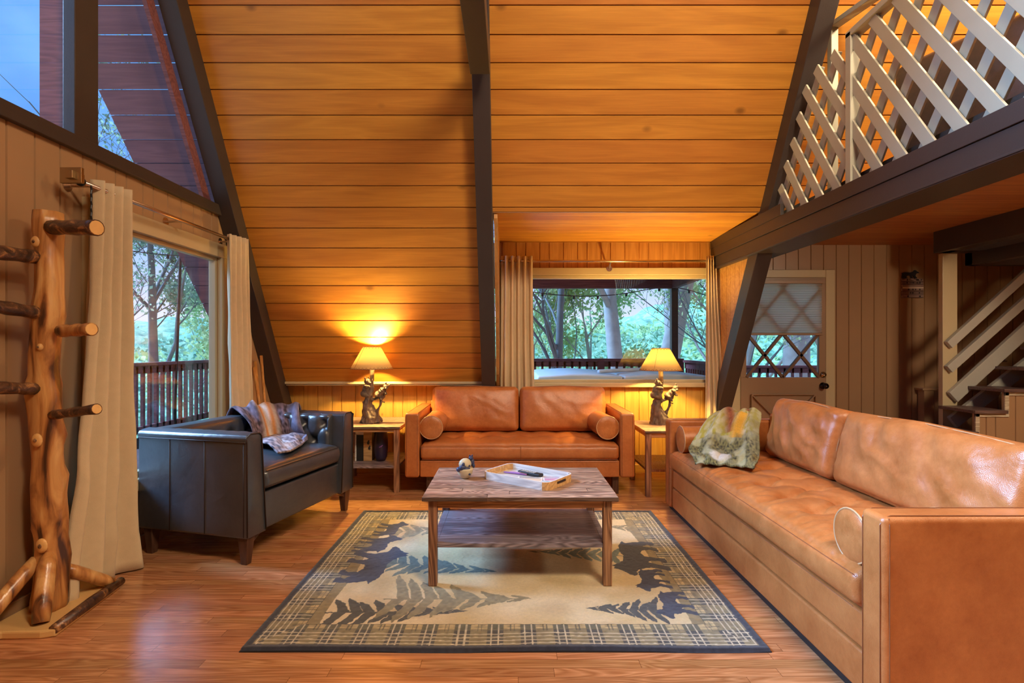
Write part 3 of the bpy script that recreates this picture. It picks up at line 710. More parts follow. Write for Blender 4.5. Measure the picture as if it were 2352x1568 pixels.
def th1c(u, v):
    n_ = noise.noise(Vector((u*5, v*5, 4)))*.5+.5; n2 = noise.noise(Vector((u*26, v*20, 8)))*.5+.5
    base = lerp((.035, .022, .032), (.26, .19, .25), max(0, min(1, (n2-.3)*2.2)))
    cen = math.exp(-((u-.36-.08*math.sin(v*5))/.15)**2)
    st_ = .5+.5*math.sin(u*46+v*3)
    warm = lerp((.60, .24, .06), (.78, .70, .62), st_)
    m = min(1, max(0, cen*1.5-.25+.5*(n_-.5)))
    c = lerp(base, warm, m)
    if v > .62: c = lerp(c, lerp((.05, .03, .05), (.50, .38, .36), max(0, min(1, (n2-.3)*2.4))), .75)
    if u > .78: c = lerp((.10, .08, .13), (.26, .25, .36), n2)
    return c
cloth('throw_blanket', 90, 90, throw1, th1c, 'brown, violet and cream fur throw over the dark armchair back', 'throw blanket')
def throw2(u, v):
    L = [(1.72, 4.20, .50), (1.70, 4.235, .725), (1.66, 4.12, .775), (1.52, 3.98, .755), (1.40, 3.90, .64), (1.31, 3.80, .54), (1.262, 3.58, .535), (1.248, 3.50, .52)]
    Rr = [(1.98, 4.30, .52), (1.99, 4.255, .75), (1.98, 4.12, .79), (1.93, 4.00, .76), (1.84, 3.84, .69), (1.74, 3.62, .60), (1.64, 3.42, .565), (1.53, 3.25, .545)]
    a, b = sm(L, v), sm(Rr, v)
    p = a.lerp(b, u)
    f = math.sin(u*math.pi*7+v*1.5)*.5+math.sin(u*math.pi*3.2-v*2)*.6
    amp = .020*math.exp(-((v-.4)/.28)**2)+.006
    p.z += amp*f + .045*math.sin(u*math.pi)*math.exp(-((v-.45)/.2)**2)
    p.x -= amp*.6*f
    if v > .62: p.z += .016*abs(noise.noise(Vector((u*5, v*9, 3))))*2+.022*math.sin((v-.62)/.38*math.pi)*abs(math.sin(u*7+3*v))
    if v > .97: p.z -= .004
    # stay clear of the bolster
    d = math.hypot(p.y-4.005, p.z-.590)
    if d < .118 and 1.3 < p.x < 1.8: s_ = .118/d; p.y = 4.005+(p.y-4.005)*s_; p.z = .590+(p.z-.590)*s_
    return p
def th2c(u, v):
    n1 = noise.noise(Vector((u*6, v*9, 1)))*.5+.5; n2 = noise.noise(Vector((u*22, v*26, 5)))*.5+.5; n3 = noise.noise(Vector((u*40, v*44, 9)))*.5+.5
    cream = lerp((.42, .40, .20), (.66, .66, .50), n1)
    olive = lerp((.025, .022, .012), (.30, .27, .09), max(0, min(1, (n3-.25)*2)))
    c = lerp(cream, (.42, .38, .07), max(0, min(1, (n2-.40)*4))*(1 if .3 < v < .62 else .2))
    red = math.exp(-(((u-.40)-(v-.42)*.9)/.085)**2)*(1 if .18 < v < .60 else 0)+math.exp(-((u-.72)/.05)**2)*(1 if .1 < v < .38 else 0)
    c = lerp(c, lerp((.14, .022, .012), (.42, .14, .07), n3), min(1, red))
    if .42 < v < .64: c = lerp(c, (.80, .44, .05), max(0, min(1, math.exp(-((u-.66)/.09)**2)*1.1)))
    if v > .60: c = lerp(c, olive, min(1, max(0, (v-.56-.12*(n1-.5))*9))*min(1, max(0, (n1-.30)*5)))
    if v > .74: c = lerp(c, (.74, .70, .62), max(0, min(.9, 2.6*math.exp(-((u-.42-.15*(n1-.5))/.15)**2-((v-.88)/.07)**2)-.9*n3-.3)))
    if u > .86: c = lerp(c, (.40, .38, .20), .6*n3)
    return c
cloth('throw_blanket', 100, 110, throw2, th2c, 'green, cream and rust printed throw in the far corner of the long sofa', 'throw blanket')

# ---- coffee table, end tables
def table(name, label, loc, w, dp, h, lg, shelf, tt, ap, ov, grp=None, topmat='barn_wood', shelfmat='barn_wood_shelf'):
    t = thing(name, label, 'table', loc, 0, grp)
    mb = MB(); mb.box((-w/2, 0, h-tt), (w/2, dp, h)); mb.build('tabletop', topmat, t, bevel=.003)
    for sx in (-1, 1):
        for y in (ov, dp-ov-lg):
            x = sx*(w/2-ov-lg/2)
            mb = MB(); mb.box((x-lg/2, y, 0), (x+lg/2, y+lg, h-tt)); mb.build('leg', 'barn_leg', t, bevel=.002)
    x = w/2-ov-lg
    for y in (ov+.008, dp-ov-.028): mb = MB(); mb.box((-x, y, h-tt-ap), (x, y+.02, h-tt)); mb.build('apron', 'barn_apron', t)
    for s in (-1, 1): mb = MB(); mb.box((s*(x+lg*.5)-.01, ov+lg, h-tt-ap), (s*(x+lg*.5)+.01, dp-ov-lg, h-tt)); mb.build('apron', 'barn_apron', t)
    mb = MB(); mb.box((-x-.0, ov+.012, shelf-.022), (x, dp-ov-.012, shelf)); mb.box((-x-lg*.8, ov+lg, shelf-.021), (-x, dp-ov-lg, shelf)); mb.box((x, ov+lg, shelf-.021), (x+lg*.8, dp-ov-lg, shelf)); mb.build('shelf', shelfmat, t, bevel=.002)
    return t
table('coffee_table', 'rustic barn wood coffee table with a lower shelf standing on the rug', (.058, 2.77, .014), 1.05, .69, .486, .046, .225, .022, .045, .03)
table('end_table', 'rustic wooden end table with shelf between the dark armchair and the sofa', (-1.29, 4.635, 0), .63, .66, .59, .046, .237, .022, .028, .012, 'rustic end tables', 'barn_wood', 'barn_wood_shelf')
table('end_table', 'rustic wooden end table with shelf in the corner between the two sofas', (1.49, 4.50, 0), .63, .66, .575, .046, .237, .022, .040, .012, 'rustic end tables', 'barn_wood', 'barn_leg')

# ---- tray with its contents
tr = thing('serving_tray', 'whitewashed wooden tray with rounded corners on the coffee table', 'tray', (.109, 3.14, .5005), R(-36.8))
def rrect(hx, hy, r, n=6):
    p = []
    for cx, cy, a0 in ((hx-r, hy-r, 0), (-hx+r, hy-r, 90), (-hx+r, -hy+r, 180), (hx-r, -hy+r, 270)):
        for i in range(n+1): a = R(a0+90*i/n); p.append((cx+r*math.cos(a), cy+r*math.sin(a)))
    return p
boards('white_wash', (.52, .50, .50), (.82, .80, .76), rough=.5, grain=2)
boards('tray_bamboo', (.50, .27, .10), (.74, .46, .20), rough=.4, grain=1)
mb = MB(); mb.prism(rrect(.232, .143, .045), 2, 0, .008); mb.build('tray_floor', 'white_wash', tr)
o1, i1 = rrect(.238, .149, .05), rrect(.228, .139, .042); n = len(o1)
mb = MB(); vs = [(x, y, .0) for x, y in o1]+[(x, y, .046) for x, y in o1]+[(x, y, .046) for x, y in i1]+[(x, y, .004) for x, y in i1]; fs = []
for i in range(n):
    j = (i+1) % n; fs += [(i, j, n+j, n+i), (n+i, n+j, 2*n+j, 2*n+i), (2*n+i, 2*n+j, 3*n+j, 3*n+i)]
mb.add(vs, fs); o = mb.build('tray_rim', ['white_wash', 'tray_bamboo'], tr)
for p in o.data.polygons:
    if abs(p.center.x) > .205 and p.index % 3 != 1: p.material_index = 1
for s in (-1, 1):
    mb = MB(); mb.box((s*.239-.002, -.045, .022), (s*.239+.002, .045, .034)); mb.build('tray_handle', 'seam_dark', tr)
def intray(x, y, z=.009): 
    a = R(-36.8); return (.109+x*math.cos(a)-y*math.sin(a), 3.14+x*math.sin(a)+y*math.cos(a), .5005+z)
plain('paper', (.78, .78, .76), .6, .03); plain('photo_blue', (.30, .48, .62), .5, .3, 20); plain('photo_rose', (.60, .28, .42), .5, .3, 25); plain('purple_plastic', (.26, .10, .34), .35, .1); plain('sand_paper', (.74, .58, .42), .6, .1, 9)
rt = thing('remote_control', 'black remote control in the white tray', 'remote', intray(-.03, .075), R(-40))
mb = MB(); mb.rbox((.085, .023, .010), .006, 3, None, Matrix.Translation((0, 0, .010))); mb.build('remote_body', 'rubber_black', rt, smooth=True)
mb = MB()
for i in range(7):
    for j in (-1, 0, 1): mb.box((-.068+i*.016, j*.012-.003, .0195), (-.060+i*.016, j*.012+.003, .0215))
mb.build('buttons', 'white_paint', rt)
def pen(loc, rz, mat, label, L=.14):
    t = thing('pen', label, 'pen', loc, rz); mb = MB(); mb.tube([(-L/2, 0, .006), (-L/2+.01, 0, .006), (L/2-.02, 0, .006), (L/2, 0, .006)], [.002, .005, .0055, .005], 8); mb.build('barrel', mat, t, smooth=True)
    mb = MB(); mb.box((L/2-.05, -.002, .0112), (L/2, .002, .0135)); mb.build('clip', 'brass', t)
pen(intray(-.115, .03, .0105), R(-25), 'purple_plastic', 'purple pen at the left end of the tray', .16)
pen(intray(-.10, .052, .0105), R(-31), 'photo_rose', 'pink pen beside the purple pen in the tray', .13)
def leaflet(x, y, rz, w, h, z, mats, label):
    t = thing('leaflet', label, 'leaflet', intray(x, y, z), R(rz-36.8))
    mb = MB(); mb.box((-w/2, -h/2, 0), (w/2, h/2, .0014)); mb.build('sheet', 'paper', t)
    mb = MB(); mb.box((-w/2+.006, -h/2+.006, .0014), (w/2-.006, h*.12, .0019)); mb.build('printed_picture', mats[0], t)
    mb = MB()
    for i in range(4): mb.box((-w/2+.01, h*.18+i*.011, .0014), (w/2-.012-.01*(i % 2), h*.18+.004+i*.011, .0018))
    mb.build('printed_lines', mats[1], t)
leaflet(.115, -.005, 15, .17, .11, .0085, ('photo_blue', 'photo_rose'), 'leaflet with a blue picture at the right end of the tray')
leaflet(.10, -.055, -8, .15, .10, .0101, ('paper', 'photo_blue'), 'white leaflet with blue lines along the front of the tray')
leaflet(.03, -.02, 30, .15, .10, .0117, ('sand_paper', 'seam_dark'), 'tan leaflet with dark lines in the middle of the tray')
leaflet(.14, .07, 40, .12, .08, .0101, ('photo_rose', 'purple_plastic'), 'rose and purple leaflet in the far corner of the tray')
# ---- little bear figure on the coffee table
plain('figure_cream', (.62, .52, .34), .45, .18, 40, .3); plain('figure_blue', (.035, .045, .11), .4, .4, 30, .4)
fg = thing('bear_figurine', 'small cream and dark blue bear figurine on the coffee table', 'figurine', (-.270, 3.17, .5005), R(25))
mb = MB(); mb.lathe([(.008, 0), (.022, .004), (.042, .028), (.05, .055), (.048, .064), (.02, .066)], 20); mb.build('cup', 'figure_cream', fg, smooth=True)
mb = MB(); mb.ball((0, 0, .088), (.040, .030, .036), 16); hd = mb.build('dome', 'figure_cream', fg, smooth=True)
mb = MB(); mb.ball((-.025, -.026, .072), (.024, .016, .018), 12); mb.ball((-.045, -.012, .062), (.016, .018, .016), 10); mb.ball((.0, -.034, .066), (.022, .010, .010), 10); mb.ball((-.022, -.03, .094), (.010, .008, .010), 8); mb.ball((.018, -.028, .08), (.007, .006, .007), 8)
mb.build('paws', 'figure_blue', fg, smooth=True)
mb = MB(); mb.ball((.046, .004, .094), (.017, .016, .024), 12); mb.ball((.038, .0, .122), (.015, .014, .014), 12); mb.ball((.030, .0, .136), (.005, .004, .006), 8); mb.ball((.047, .0, .136), (.005, .004, .006), 8); mb.ball((.052, -.008, .074), (.01, .01, .014), 8); mb.ball((.034, -.013, .119), (.006, .007, .005), 8)
mb.build('cub', 'figure_blue', fg, smooth=True)
mb = MB(); mb.ball((.012, -.047, .034), (.008, .003, .007), 8); mb.build('paw_mark', 'figure_blue', fg)

# ---- table lamps: resin trunk with two climbing bears
def bear(mb, c, s, R_):
    B = lambda p, r: mb.ball((0, 0, 0), tuple(q*s for q in r), 12, Matrix.Translation(c) @ R_ @ Matrix.Translation([a*s for a in p]))
    B((0, 0, 0), (.027, .026, .042)); B((0, .006, -.034), (.032, .031, .027)); B((0, -.004, .058), (.023, .023, .021))
    B((0, -.026, .052), (.012, .014, .010)); B((-.019, .004, .080), (.009, .006, .010)); B((.019, .004, .080), (.009, .006, .010))
    B((-.026, -.026, .026), (.011, .028, .012)); B((.026, -.026, .018), (.011, .028, .012))
    B((-.026, -.022, -.040), (.013, .030, .013)); B((.026, -.022, -.044), (.013, .030, .013))
def lamp(name, label, loc, rz):
    t = thing(name, label, 'table lamp', loc, rz, 'pair of bear table lamps')
    mb = MB()
    tr_ = [(-.005, 0, 0), (-.01, 0, .05), (-.03, 0, .11), (-.045, 0, .17), (-.03, 0, .23), (-.012, 0, .30), (-.005, 0, .36), (.0, 0, .42)]
    mb.tube(tr_, [.098, .085, .062, .044, .034, .027, .023, .020], 14, fn=lambda i, th: 1+.13*math.sin(3*th+i)+.07*math.sin(7*th+2*i))
    for a in range(7):
        th = a*.9+.3; mb.tube([(.02*math.cos(th)-.02, .02*math.sin(th), .12), (.06*math.cos(th), .06*math.sin(th), .05), (.10*math.cos(th), .085*math.sin(th), .008)], [.016, .018, .012], 8)
    mb.tube([(.045, 0, .09), (.06, -.005, .13), (.085, -.005, .17), (.095, 0, .22), (.115, 0, .26), (.13, 0, .31), (.145, .0, .345)], [.018, .015, .012, .012, .013, .012, .006], 8)
    mb.tube([(-.03, 0, .20), (.02, 0, .225), (.07, 0, .235), (.10, 0, .25)], [.022, .017, .014, .012], 8)
    mb.tube([(.09, 0, .20), (.115, .0, .19), (.125, 0, .195)], [.008, .006, .004], 6)
    mb.tube([(-.06, 0, .17), (-.085, -.01, .195)], [.012, .007], 6)
    base = remesh(mb, .0045, 'trunk_base', 'resin_dark', t, .011, 55)
    mb = MB(); bear(mb, (-.052, -.014, .315), 1.3, Matrix.Rotation(R(70), 4, 'Z') @ Matrix.Rotation(R(8), 4, 'X')); remesh(mb, .004, 'climbing_bear', 'resin_dark', t, .003, 120)
    mb = MB(); bear(mb, (.092, -.014, .292), 1.12, Matrix.Rotation(R(42), 4, 'Y') @ Matrix.Rotation(R(35), 4, 'Z')); remesh(mb, .004, 'climbing_bear', 'resin_dark', t, .003, 120)
    mb = MB(); mb.tube([(0, 0, .40), (.002, 0, .45), (0, 0, .505), (0, 0, .56)], [.023, .021, .023, .018], 12, fn=lambda i, th: 1+.1*math.sin(4*th+i)); mb.build('candle_neck', 'resin_light', t, smooth=True)
    mb = MB(); mb.tube([(0, 0, .54), (0, 0, .568)], [.014, .014], 10); mb.build('lamp_socket', 'brass', t, smooth=True)
    mb = MB(); mb.ball((0, 0, .595), (.024, .024, .03), 14); mb.build('bulb', 'bulb_glow', t, smooth=True)
    r0, r1, z0, z1 = .196, .078, .505, .715
    mb = MB(); mb.lathe([(r0, z0), (r1, z1)], 48, cap=False); s = mb.build('lamp_shade', 'shade_parchment', t, smooth=True, solid=.002)
    mb = MB()
    for r, z in ((r0+.001, z0+.002), (r1+.001, z1-.002)): mb.tube([(r*math.cos(i*math.pi/24), r*math.sin(i*math.pi/24), z) for i in range(49)], .0028, 5, cap=False)
    for r, z, m, sl in ((r0, z0, 34, 1), (r1, z1, 18, -1)):
        for i in range(m):
            a0 = 2*math.pi*i/m; a1 = a0+math.pi/m; k = (r1-r0)/(z1-z0); dz = sl*.016
            p = lambda a, d: ((r+k*d+.002)*math.cos(a), (r+k*d+.002)*math.sin(a), z+d)
            mb.tube([p(a0, 0), p(a1, dz)], .0013, 4); mb.tube([p(a1, dz), p(2*a1-a0, 0)], .0013, 4)
    a = R(232); mb.tube([((r0+.002)*math.cos(a), (r0+.002)*math.sin(a), z0), ((r1+.002)*math.cos(a), (r1+.002)*math.sin(a), z1)], .0013, 4)
    mb.build('lacing', 'seam_cognac', s)
    mb = MB(); mb.tube([(-.075, 0, .70), (.075, 0, .70)], .002, 5); mb.tube([(0, -.075, .70), (0, .075, .70)], .002, 5); mb.tube([(0, 0, .66), (0, 0, .72)], .004, 6); mb.build('spider', 'brass', t)
    l = bpy.data.lights.new('lamp_light', 'POINT'); l.energy = 85; l.color = (1.0, .66, .20); l.shadow_soft_size = .03
    lo = bpy.data.objects.new('lamp_light', l); C.objects.link(lo); lo.parent = t; lo.location = (.012, -.01, .652)
    return t
m_, nt = newmat('shade_parchment'); df = N(nt, 'ShaderNodeBsdfDiffuse', i0=(.88, .74, .40, 1)); tl = N(nt, 'ShaderNodeBsdfTranslucent', i0=(1.0, .84, .42, 1))
out(nt, N(nt, 'ShaderNodeMixShader', i0=.62, i1=df.outputs[0], i2=tl.outputs[0]).outputs[0])
emis('bulb_glow', (1, .8, .5), 12)
lamp('table_lamp', 'lit bear trunk lamp with parchment shade between armchair and sofa', (-1.296, 4.90, .5905), R(0))
lamp('table_lamp', 'lit bear trunk lamp with parchment shade before the window', (1.431, 4.92, .5755), R(4))
# items on the end table shelf
plain('bag_navy', (.028, .018, .05), .35, .3, 6); boards('slat_pine', (.42, .24, .09), (.66, .42, .18), rough=.5, grain=1)
hb = thing('wooden_holder', 'pine holder with dark panels and bear cutouts on the left end table shelf', 'holder', (-1.36, 4.86, .238), 0)
mb = MB(); mb.box((-.07, 0, 0), (.075, .12, .27)); mb.build('holder_body', 'rubber_black', hb, bevel=.003)
mb = MB(); mb.box((.0, -.012, 0), (.078, .0, .275)); pp = mb.build('pine_panel', 'slat_pine', hb, bevel=.002)
mb = MB(); mb.box((-.08, -.012, 0), (-.068, .1, .27)); mb.box((-.08, -.012, .245), (.0, .0, .275)); mb.build('pine_frame', 'white_wash', hb, bevel=.002)
mb = MB()
for zz, xx in ((.17, .045), (.12, .055)): mb.ball((xx, -.013, zz), (.012, .003, .016), 10); mb.ball((xx+.004, -.013, zz+.018), (.008, .003, .008), 8)
mb.build('bear_cutout', 'rubber_black', pp)
vs_ = thing('vase', 'dark navy rounded vase with a violet mark on the left end table shelf', 'vase', (-1.205, 4.88, .238), 0)
mb = MB(); mb.lathe([(.0, 0), (.04, .0), (.058, .04), (.066, .12), (.064, .20), (.058, .27), (.054, .29), (.050, .29), (.05, .1), (.0, .05)], 24, cap=False); mb.build('vase_body', 'bag_navy', vs_, smooth=True)
mb = MB(); mb.tube([(.0, -.067, .135), (.018, -.065, .142), (.032, -.058, .155)], [.003, .006, .002], 6); mb.build('violet_mark', 'purple_plastic', vs_)
# ---------------------------------------------------------------- rug: pile coloured point by point
RX0, RX1, RY0, RY1 = -1.152, 1.118, 2.215, 4.10
st_ = .0032; nx, ny = int((RX1-RX0)/st_), int((RY1-RY0)/st_)
gx_ = np.linspace(RX0, RX1, nx+1); gy_ = np.linspace(RY0, RY1, ny+1); GX, GY = np.meshgrid(gx_, gy_)
rng = np.random.default_rng(3)
def vnoise(sc, seed):
    r = np.random.default_rng(seed); m = r.random((64, 64)); fx = (GX*sc+17) % 63; fy = (GY*sc+5) % 63
    x0 = fx.astype(int); y0 = fy.astype(int); a, b = fx-x0, fy-y0; a = a*a*(3-2*a); b = b*b*(3-2*b)
    return (m[y0, x0]*(1-a)+m[y0, x0+1]*a)*(1-b)+(m[y0+1, x0]*(1-a)+m[y0+1, x0+1]*a)*b
n1 = vnoise(3.1, 1)*.6+vnoise(9, 2)*.4; n2 = vnoise(60, 3)
WX = GX+.004*(n2-.5)*2; WY = GY+.004*(vnoise(70, 4)-.5)*2
col = np.array([.62, .46, .215])[None, None]*(1-.0*n1[..., None])
col = col+(np.array([.78, .64, .40])-col)*np.clip((n1-.35)*2.2, 0, 1)[..., None]
col = col+(np.array([.46, .30, .13])-col)*(np.clip((vnoise(4.3, 8)-.62)*3.5, 0, 1)*.8)[..., None]
def paint(mask, c, k=1.0):
    global col
    c = np.array(c)[None, None]*(.75+.5*n2[..., None]); m = (mask*k)[..., None]; col = col*(1-m)+c*m
def inside(poly):
    x, y = WX, WY; r = np.zeros(x.shape, bool); n = len(poly)
    for i in range(n):
        (x1, y1), (x2, y2) = poly[i], poly[(i+1) % n]
        if abs(y2-y1) < 1e-9: continue
        r ^= ((y1 > y) != (y2 > y)) & (x < (x2-x1)*(y-y1)/(y2-y1)+x1)
    return r.astype(float)
NAVY, TEAL, OLIV, DARK, SAGE = (.028, .032, .058), (.13, .16, .12), (.20, .175, .085), (.060, .058, .050), (.26, .215, .115)
# ground bands along the two short sides
bw = .205
for sx in (0, 1):
    xe = (GX-RX0) if sx == 0 else (RX1-GX)
    paint(((xe > bw) & (xe < bw+.06+.008*np.sin(GY*9))).astype(float), (.22, .165, .065), .9)
def tree(px0, py0, px1, py1, h, n, c, sc=1.0, seed=0):
    """spruce lying with its foot at p0 and tip at p1 (photo floor points)"""
    a, b = np.array(flr(px0, py0, .014)), np.array(flr(px1, py1, .014)); d = b-a; L = np.hypot(*d); d = d/L; s = np.array([-d[1], d[0]]); r = random.Random(seed)
    P = lambda u, v: tuple(a+d*u*L+s*v)
    m = inside([P(-.06, .006), P(1, .002), P(1, -.002), P(-.06, -.006)])
    for i in range(n):
        t = i/n; t1 = t+1.5/n
        for sg in (1, -1):
            w = h*(1-t)**.85*(1+r.uniform(-.22, .22)); q = t+r.uniform(-.02, .02)
            # broad ragged fan leaning back toward the foot
            poly = [P(min(1, q+1.0/n), 0), P(q+.70/n, sg*w*.34), P(q+.34/n, sg*w*.78), P(q-.42/n, sg*w*1.18), P(q-.44/n, sg*w*.86), P(q-.20/n, sg*w*.60), P(q+.04/n, sg*w*.22), P(q+.16/n, 0)]
            m = np.maximum(m, inside(poly))
    paint(m, c)
tree(765, 1405, 1075, 1402, .135, 9, DARK, seed=1)
tree(900, 1375, 1218, 1373, .20, 9, SAGE, seed=2)
tree(885, 1290, 1140, 1311, .15, 9, TEAL, seed=3)
tree(905, 1220, 1070, 1213, .14, 7, SAGE, seed=4)
tree(1515, 1400, 1345, 1395, .105, 7, DARK, seed=5)
tree(1420, 1275, 1212, 1264, .12, 9, TEAL, seed=6)
tree(1500, 1216, 1400, 1208, .14, 6, SAGE, seed=7)
tree(1180, 1212, 1300, 1212, .12, 6, SAGE, seed=8)
BEAR = [(-.50,.02),(-.52,.14),(-.50,.30),(-.46,.42),(-.54,.46),(-.47,.50),(-.36,.56),(-.18,.58),(0,.56),(.12,.60),(.22,.66),(.26,.74),(.30,.80),(.33,.76),(.38,.79),(.40,.73),(.47,.66),(.56,.60),(.60,.55),(.57,.50),(.48,.49),(.42,.46),(.40,.38),(.36,.30),(.38,.18),(.46,.06),(.46,.0),(.33,.0),(.26,.14),(.20,.25),(.14,.20),(.16,.08),(.22,.02),(.20,-.02),(.08,-.02),(.05,.12),(0,.26),(-.12,.28),(-.20,.22),(-.22,.10),(-.14,.03),(-.16,-.01),(-.28,-.01),(-.32,.12),(-.34,.18),(-.40,.10),(-.36,.03),(-.40,-.01),(-.50,-.01)]
# plaid border
def edge(): return np.minimum(np.minimum(GX-RX0, RX1-GX), np.minimum(GY-RY0, RY1-GY))
E = edge(); dx = np.minimum(GX-RX0, RX1-GX); dy = np.minimum(GY-RY0, RY1-GY); B = .205
inB = (E < B).astype(float)
paint(inB, (.50, .38, .18))
along = np.where(dx < dy, GY, GX); across = E
per = .150; ph = (along-(-1.0)) % per
blk = (ph < .072).astype(float)*inB; paint(blk, (.095, .098, .062), .92)
paint(((across < .165) & (across > .03)).astype(float), (.15, .128, .065), .72)
paint(((across < .155) & (across > .03)).astype(float)*(ph < .072), (.045, .042, .045), .85)
paint(((across > .085) & (across < .11)).astype(float), (.26, .21, .10), .4)
for q in (.100+.006, .1225): paint((np.abs(ph-q) < .0025).astype(float)*inB*(across > .15), (.08, .075, .05), .8)
for q in (.185, .21): paint((np.abs(across-q) < .0025).astype(float)*inB, (.08, .075, .05), .7)
wl = .0034
for q in (.046, .073, .100, .126): paint((np.abs(across-q-.003*np.sin(along*11)) < wl).astype(float), (.60, .52, .36), .9)
for q in (.020, .052): paint((np.abs(ph-q) < wl).astype(float)*inB*(across > .03), (.60, .52, .36), .9)
paint((np.abs(E-B) < .003).astype(float), (.035, .030, .022), .9)
paint((E < .036).astype(float), (.026, .028, .044))
def bearw(cx, cy, L, m, up, face, c=NAVY): paint(inside([(cx+up*(v-.39)*m, cy+face*(u-.04)*L) for u, v in BEAR]), c)
bearw(-.80, 3.10, .46, .43, 1, 1); bearw(-.855, 3.42, .26, .36, 1, 1); bearw(-.835, 3.70, .26, .27, 1, 1)
bearw(.775, 3.19, .46, .42, -1, -1, (.036, .034, .038)); bearw(.78, 2.88, .25, .25, -1, -1); bearw(.815, 2.605, .25, .25, -1, -1)

hgt = .012+.0022*(n2-.5)+.0018*(vnoise(11, 12)-.5); hgt = np.where(E < .03, hgt+.006*np.sin(np.clip(E/.03, 0, 1)*np.pi), hgt); hgt = np.where(E < .004, .002, hgt)
OX = GX+np.where((dy < .05), 0, 0); OY = GY+.006*np.sin(GX*5.3)*(GY < RY0+.2)
co = np.stack([OX, OY, hgt], -1).reshape(-1, 3)
me = bpy.data.meshes.new('area_rug'); nvv = (nx+1)*(ny+1); me.vertices.add(nvv); me.vertices.foreach_set('co', co.ravel())
ii = (np.arange(ny)[:, None]*(nx+1)+np.arange(nx)[None]).ravel(); q = np.stack([ii, ii+1, ii+nx+2, ii+nx+1], -1)
me.loops.add(q.size); me.loops.foreach_set('vertex_index', q.ravel()); me.polygons.add(len(q)); me.polygons.foreach_set('loop_start', np.arange(len(q))*4)
try: me.polygons.foreach_set('loop_total', np.full(len(q), 4))
except Exception: pass
me.update(); me.validate(); me.polygons.foreach_set('use_smooth', [True]*len(q))
ca = me.color_attributes.new('Col', 'FLOAT_COLOR', 'POINT'); ca.data.foreach_set('color', np.concatenate([np.clip(col, 0, 1), np.ones(col.shape[:2]+(1,))], -1).astype(np.float32).ravel())
vcol('rug_pile', rough=1, scale=700, bump=.8, sheen=.25, bd=.003); me.materials.append(MAT['rug_pile'])
rug = bpy.data.objects.new('area_rug', me); C.objects.link(rug); tag(rug, 'lodge rug with bears, spruces and a plaid border on the oak floor', 'rug')
mb = MB(); mb.box((RX0, RY0, .001), (RX1, RY1, .004)); mb.build('backing', 'rubber_black', rug)

# ---------------------------------------------------------------- log coat rack
m_, nt = newmat('peeled_log'); tc = N(nt, 'ShaderNodeTexCoord'); o_ = tc.outputs['Object']
mp = N(nt, 'ShaderNodeMapping', i0=o_, Scale=(9, 9, 1.6)).outputs[0]
n1_ = N(nt, 'ShaderNodeTexNoise', i0=mp, Scale=1.3, Detail=5, Distortion=1.1).outputs[0]
n2_ = N(nt, 'ShaderNodeTexNoise', i0=N(nt, 'ShaderNodeMapping', i0=o_, Scale=(60, 60, 4)).outputs[0], Scale=1.5, Detail=4).outputs[0]
c_ = ramp(nt, n1_, [(.34, (.045, .018, .010)), (.41, (.30, .11, .032)), (.50, (.58, .26, .075)), (.64, (.80, .46, .17))])
c_ = mixc(nt, M(nt, 'MULTIPLY', n2_, .30), c_, (.22, .085, .03), 'MIX')
princ(nt, c_, .28, n2_, .004, .35, Specular_IOR_Level=.6)
m_, nt = newmat('bark_log'); tc = N(nt, 'ShaderNodeTexCoord'); o_ = tc.outputs['Object']
n1_ = N(nt, 'ShaderNodeTexNoise', i0=o_, Scale=16, Detail=6, Roughness=.7, Distortion=.8).outputs[0]
princ(nt, ramp(nt, n1_, [(.40, (.030, .014, .010)), (.54, (.12, .052, .028)), (.66, (.55, .26, .09))]), .3, n1_, .006, .5, Specular_IOR_Level=.6)
plain('cut_wood', (.80, .46, .16), .35, .15, 30, .2); plain('slab_wood', (.70, .44, .17), .3, .12, 5, .1)
rk = thing('coat_rack', 'knotty log coat rack with branch pegs by the left wall', 'coat rack', (0, 0, 0))
cx_, cy_ = -2.245, 2.53
mb = MB(); path = []; rr = []; rnd_ = random.Random(4)
for i in range(40):
    z = .03+1.925*i/39; path.append((cx_+.010*math.sin(z*4.1+.5)+.006*math.sin(z*9), cy_+.008*math.sin(z*3.3), z)); rr.append(.070-.014*(z/1.95)+.003*math.sin(z*14)+.002*math.sin(z*31))
knots = [(.30, -.4, .022), (.42, 2.6, .025), (.66, -.3, .028), (.88, -.2, .032), (.95, -1.6, .018), (.50, -1.3, .015), (1.13, .1, .024), (1.10, 3.2, .022), (1.62, -1.2, .020), (1.70, -1.8, .018), (1.45, .4, .015)]
def bump_fn(i, th):
    z = path[i][2]; s = 1+.05*math.sin(3*th+z*5)+.03*math.sin(7*th-z*8)
    for kz, kt, ka in knots:
        dt = (th-kt+math.pi) % (2*math.pi)-math.pi; s += ka/.13*math.exp(-((z-kz)/.035)**2-(dt/.42)**2)
    return s
mb.tube(path, rr, 28, fn=bump_fn); mb.build('trunk', 'peeled_log', rk, smooth=True)
for kz_, ky_, kx_, kr_ in ((.86, -.071, .012, .026), (.36, -.066, .030, .028), (1.80, -.060, -.005, .022), (1.30, -.064, .02, .014)):
    mb = MB(); mb.ball((0, 0, 0), (kr_, .012, kr_*1.25), 14, Matrix.Translation((cx_+kx_, cy_+ky_, kz_))); k_ = mb.build('knot', 'cut_wood', rk, smooth=True)
    mb = MB(); mb.ball((0, 0, 0), (kr_*.35, .006, kr_*.4), 10, Matrix.Translation((cx_+kx_, cy_+ky_-.010, kz_))); mb.build('knot_heart', 'bark_log', k_, smooth=True)
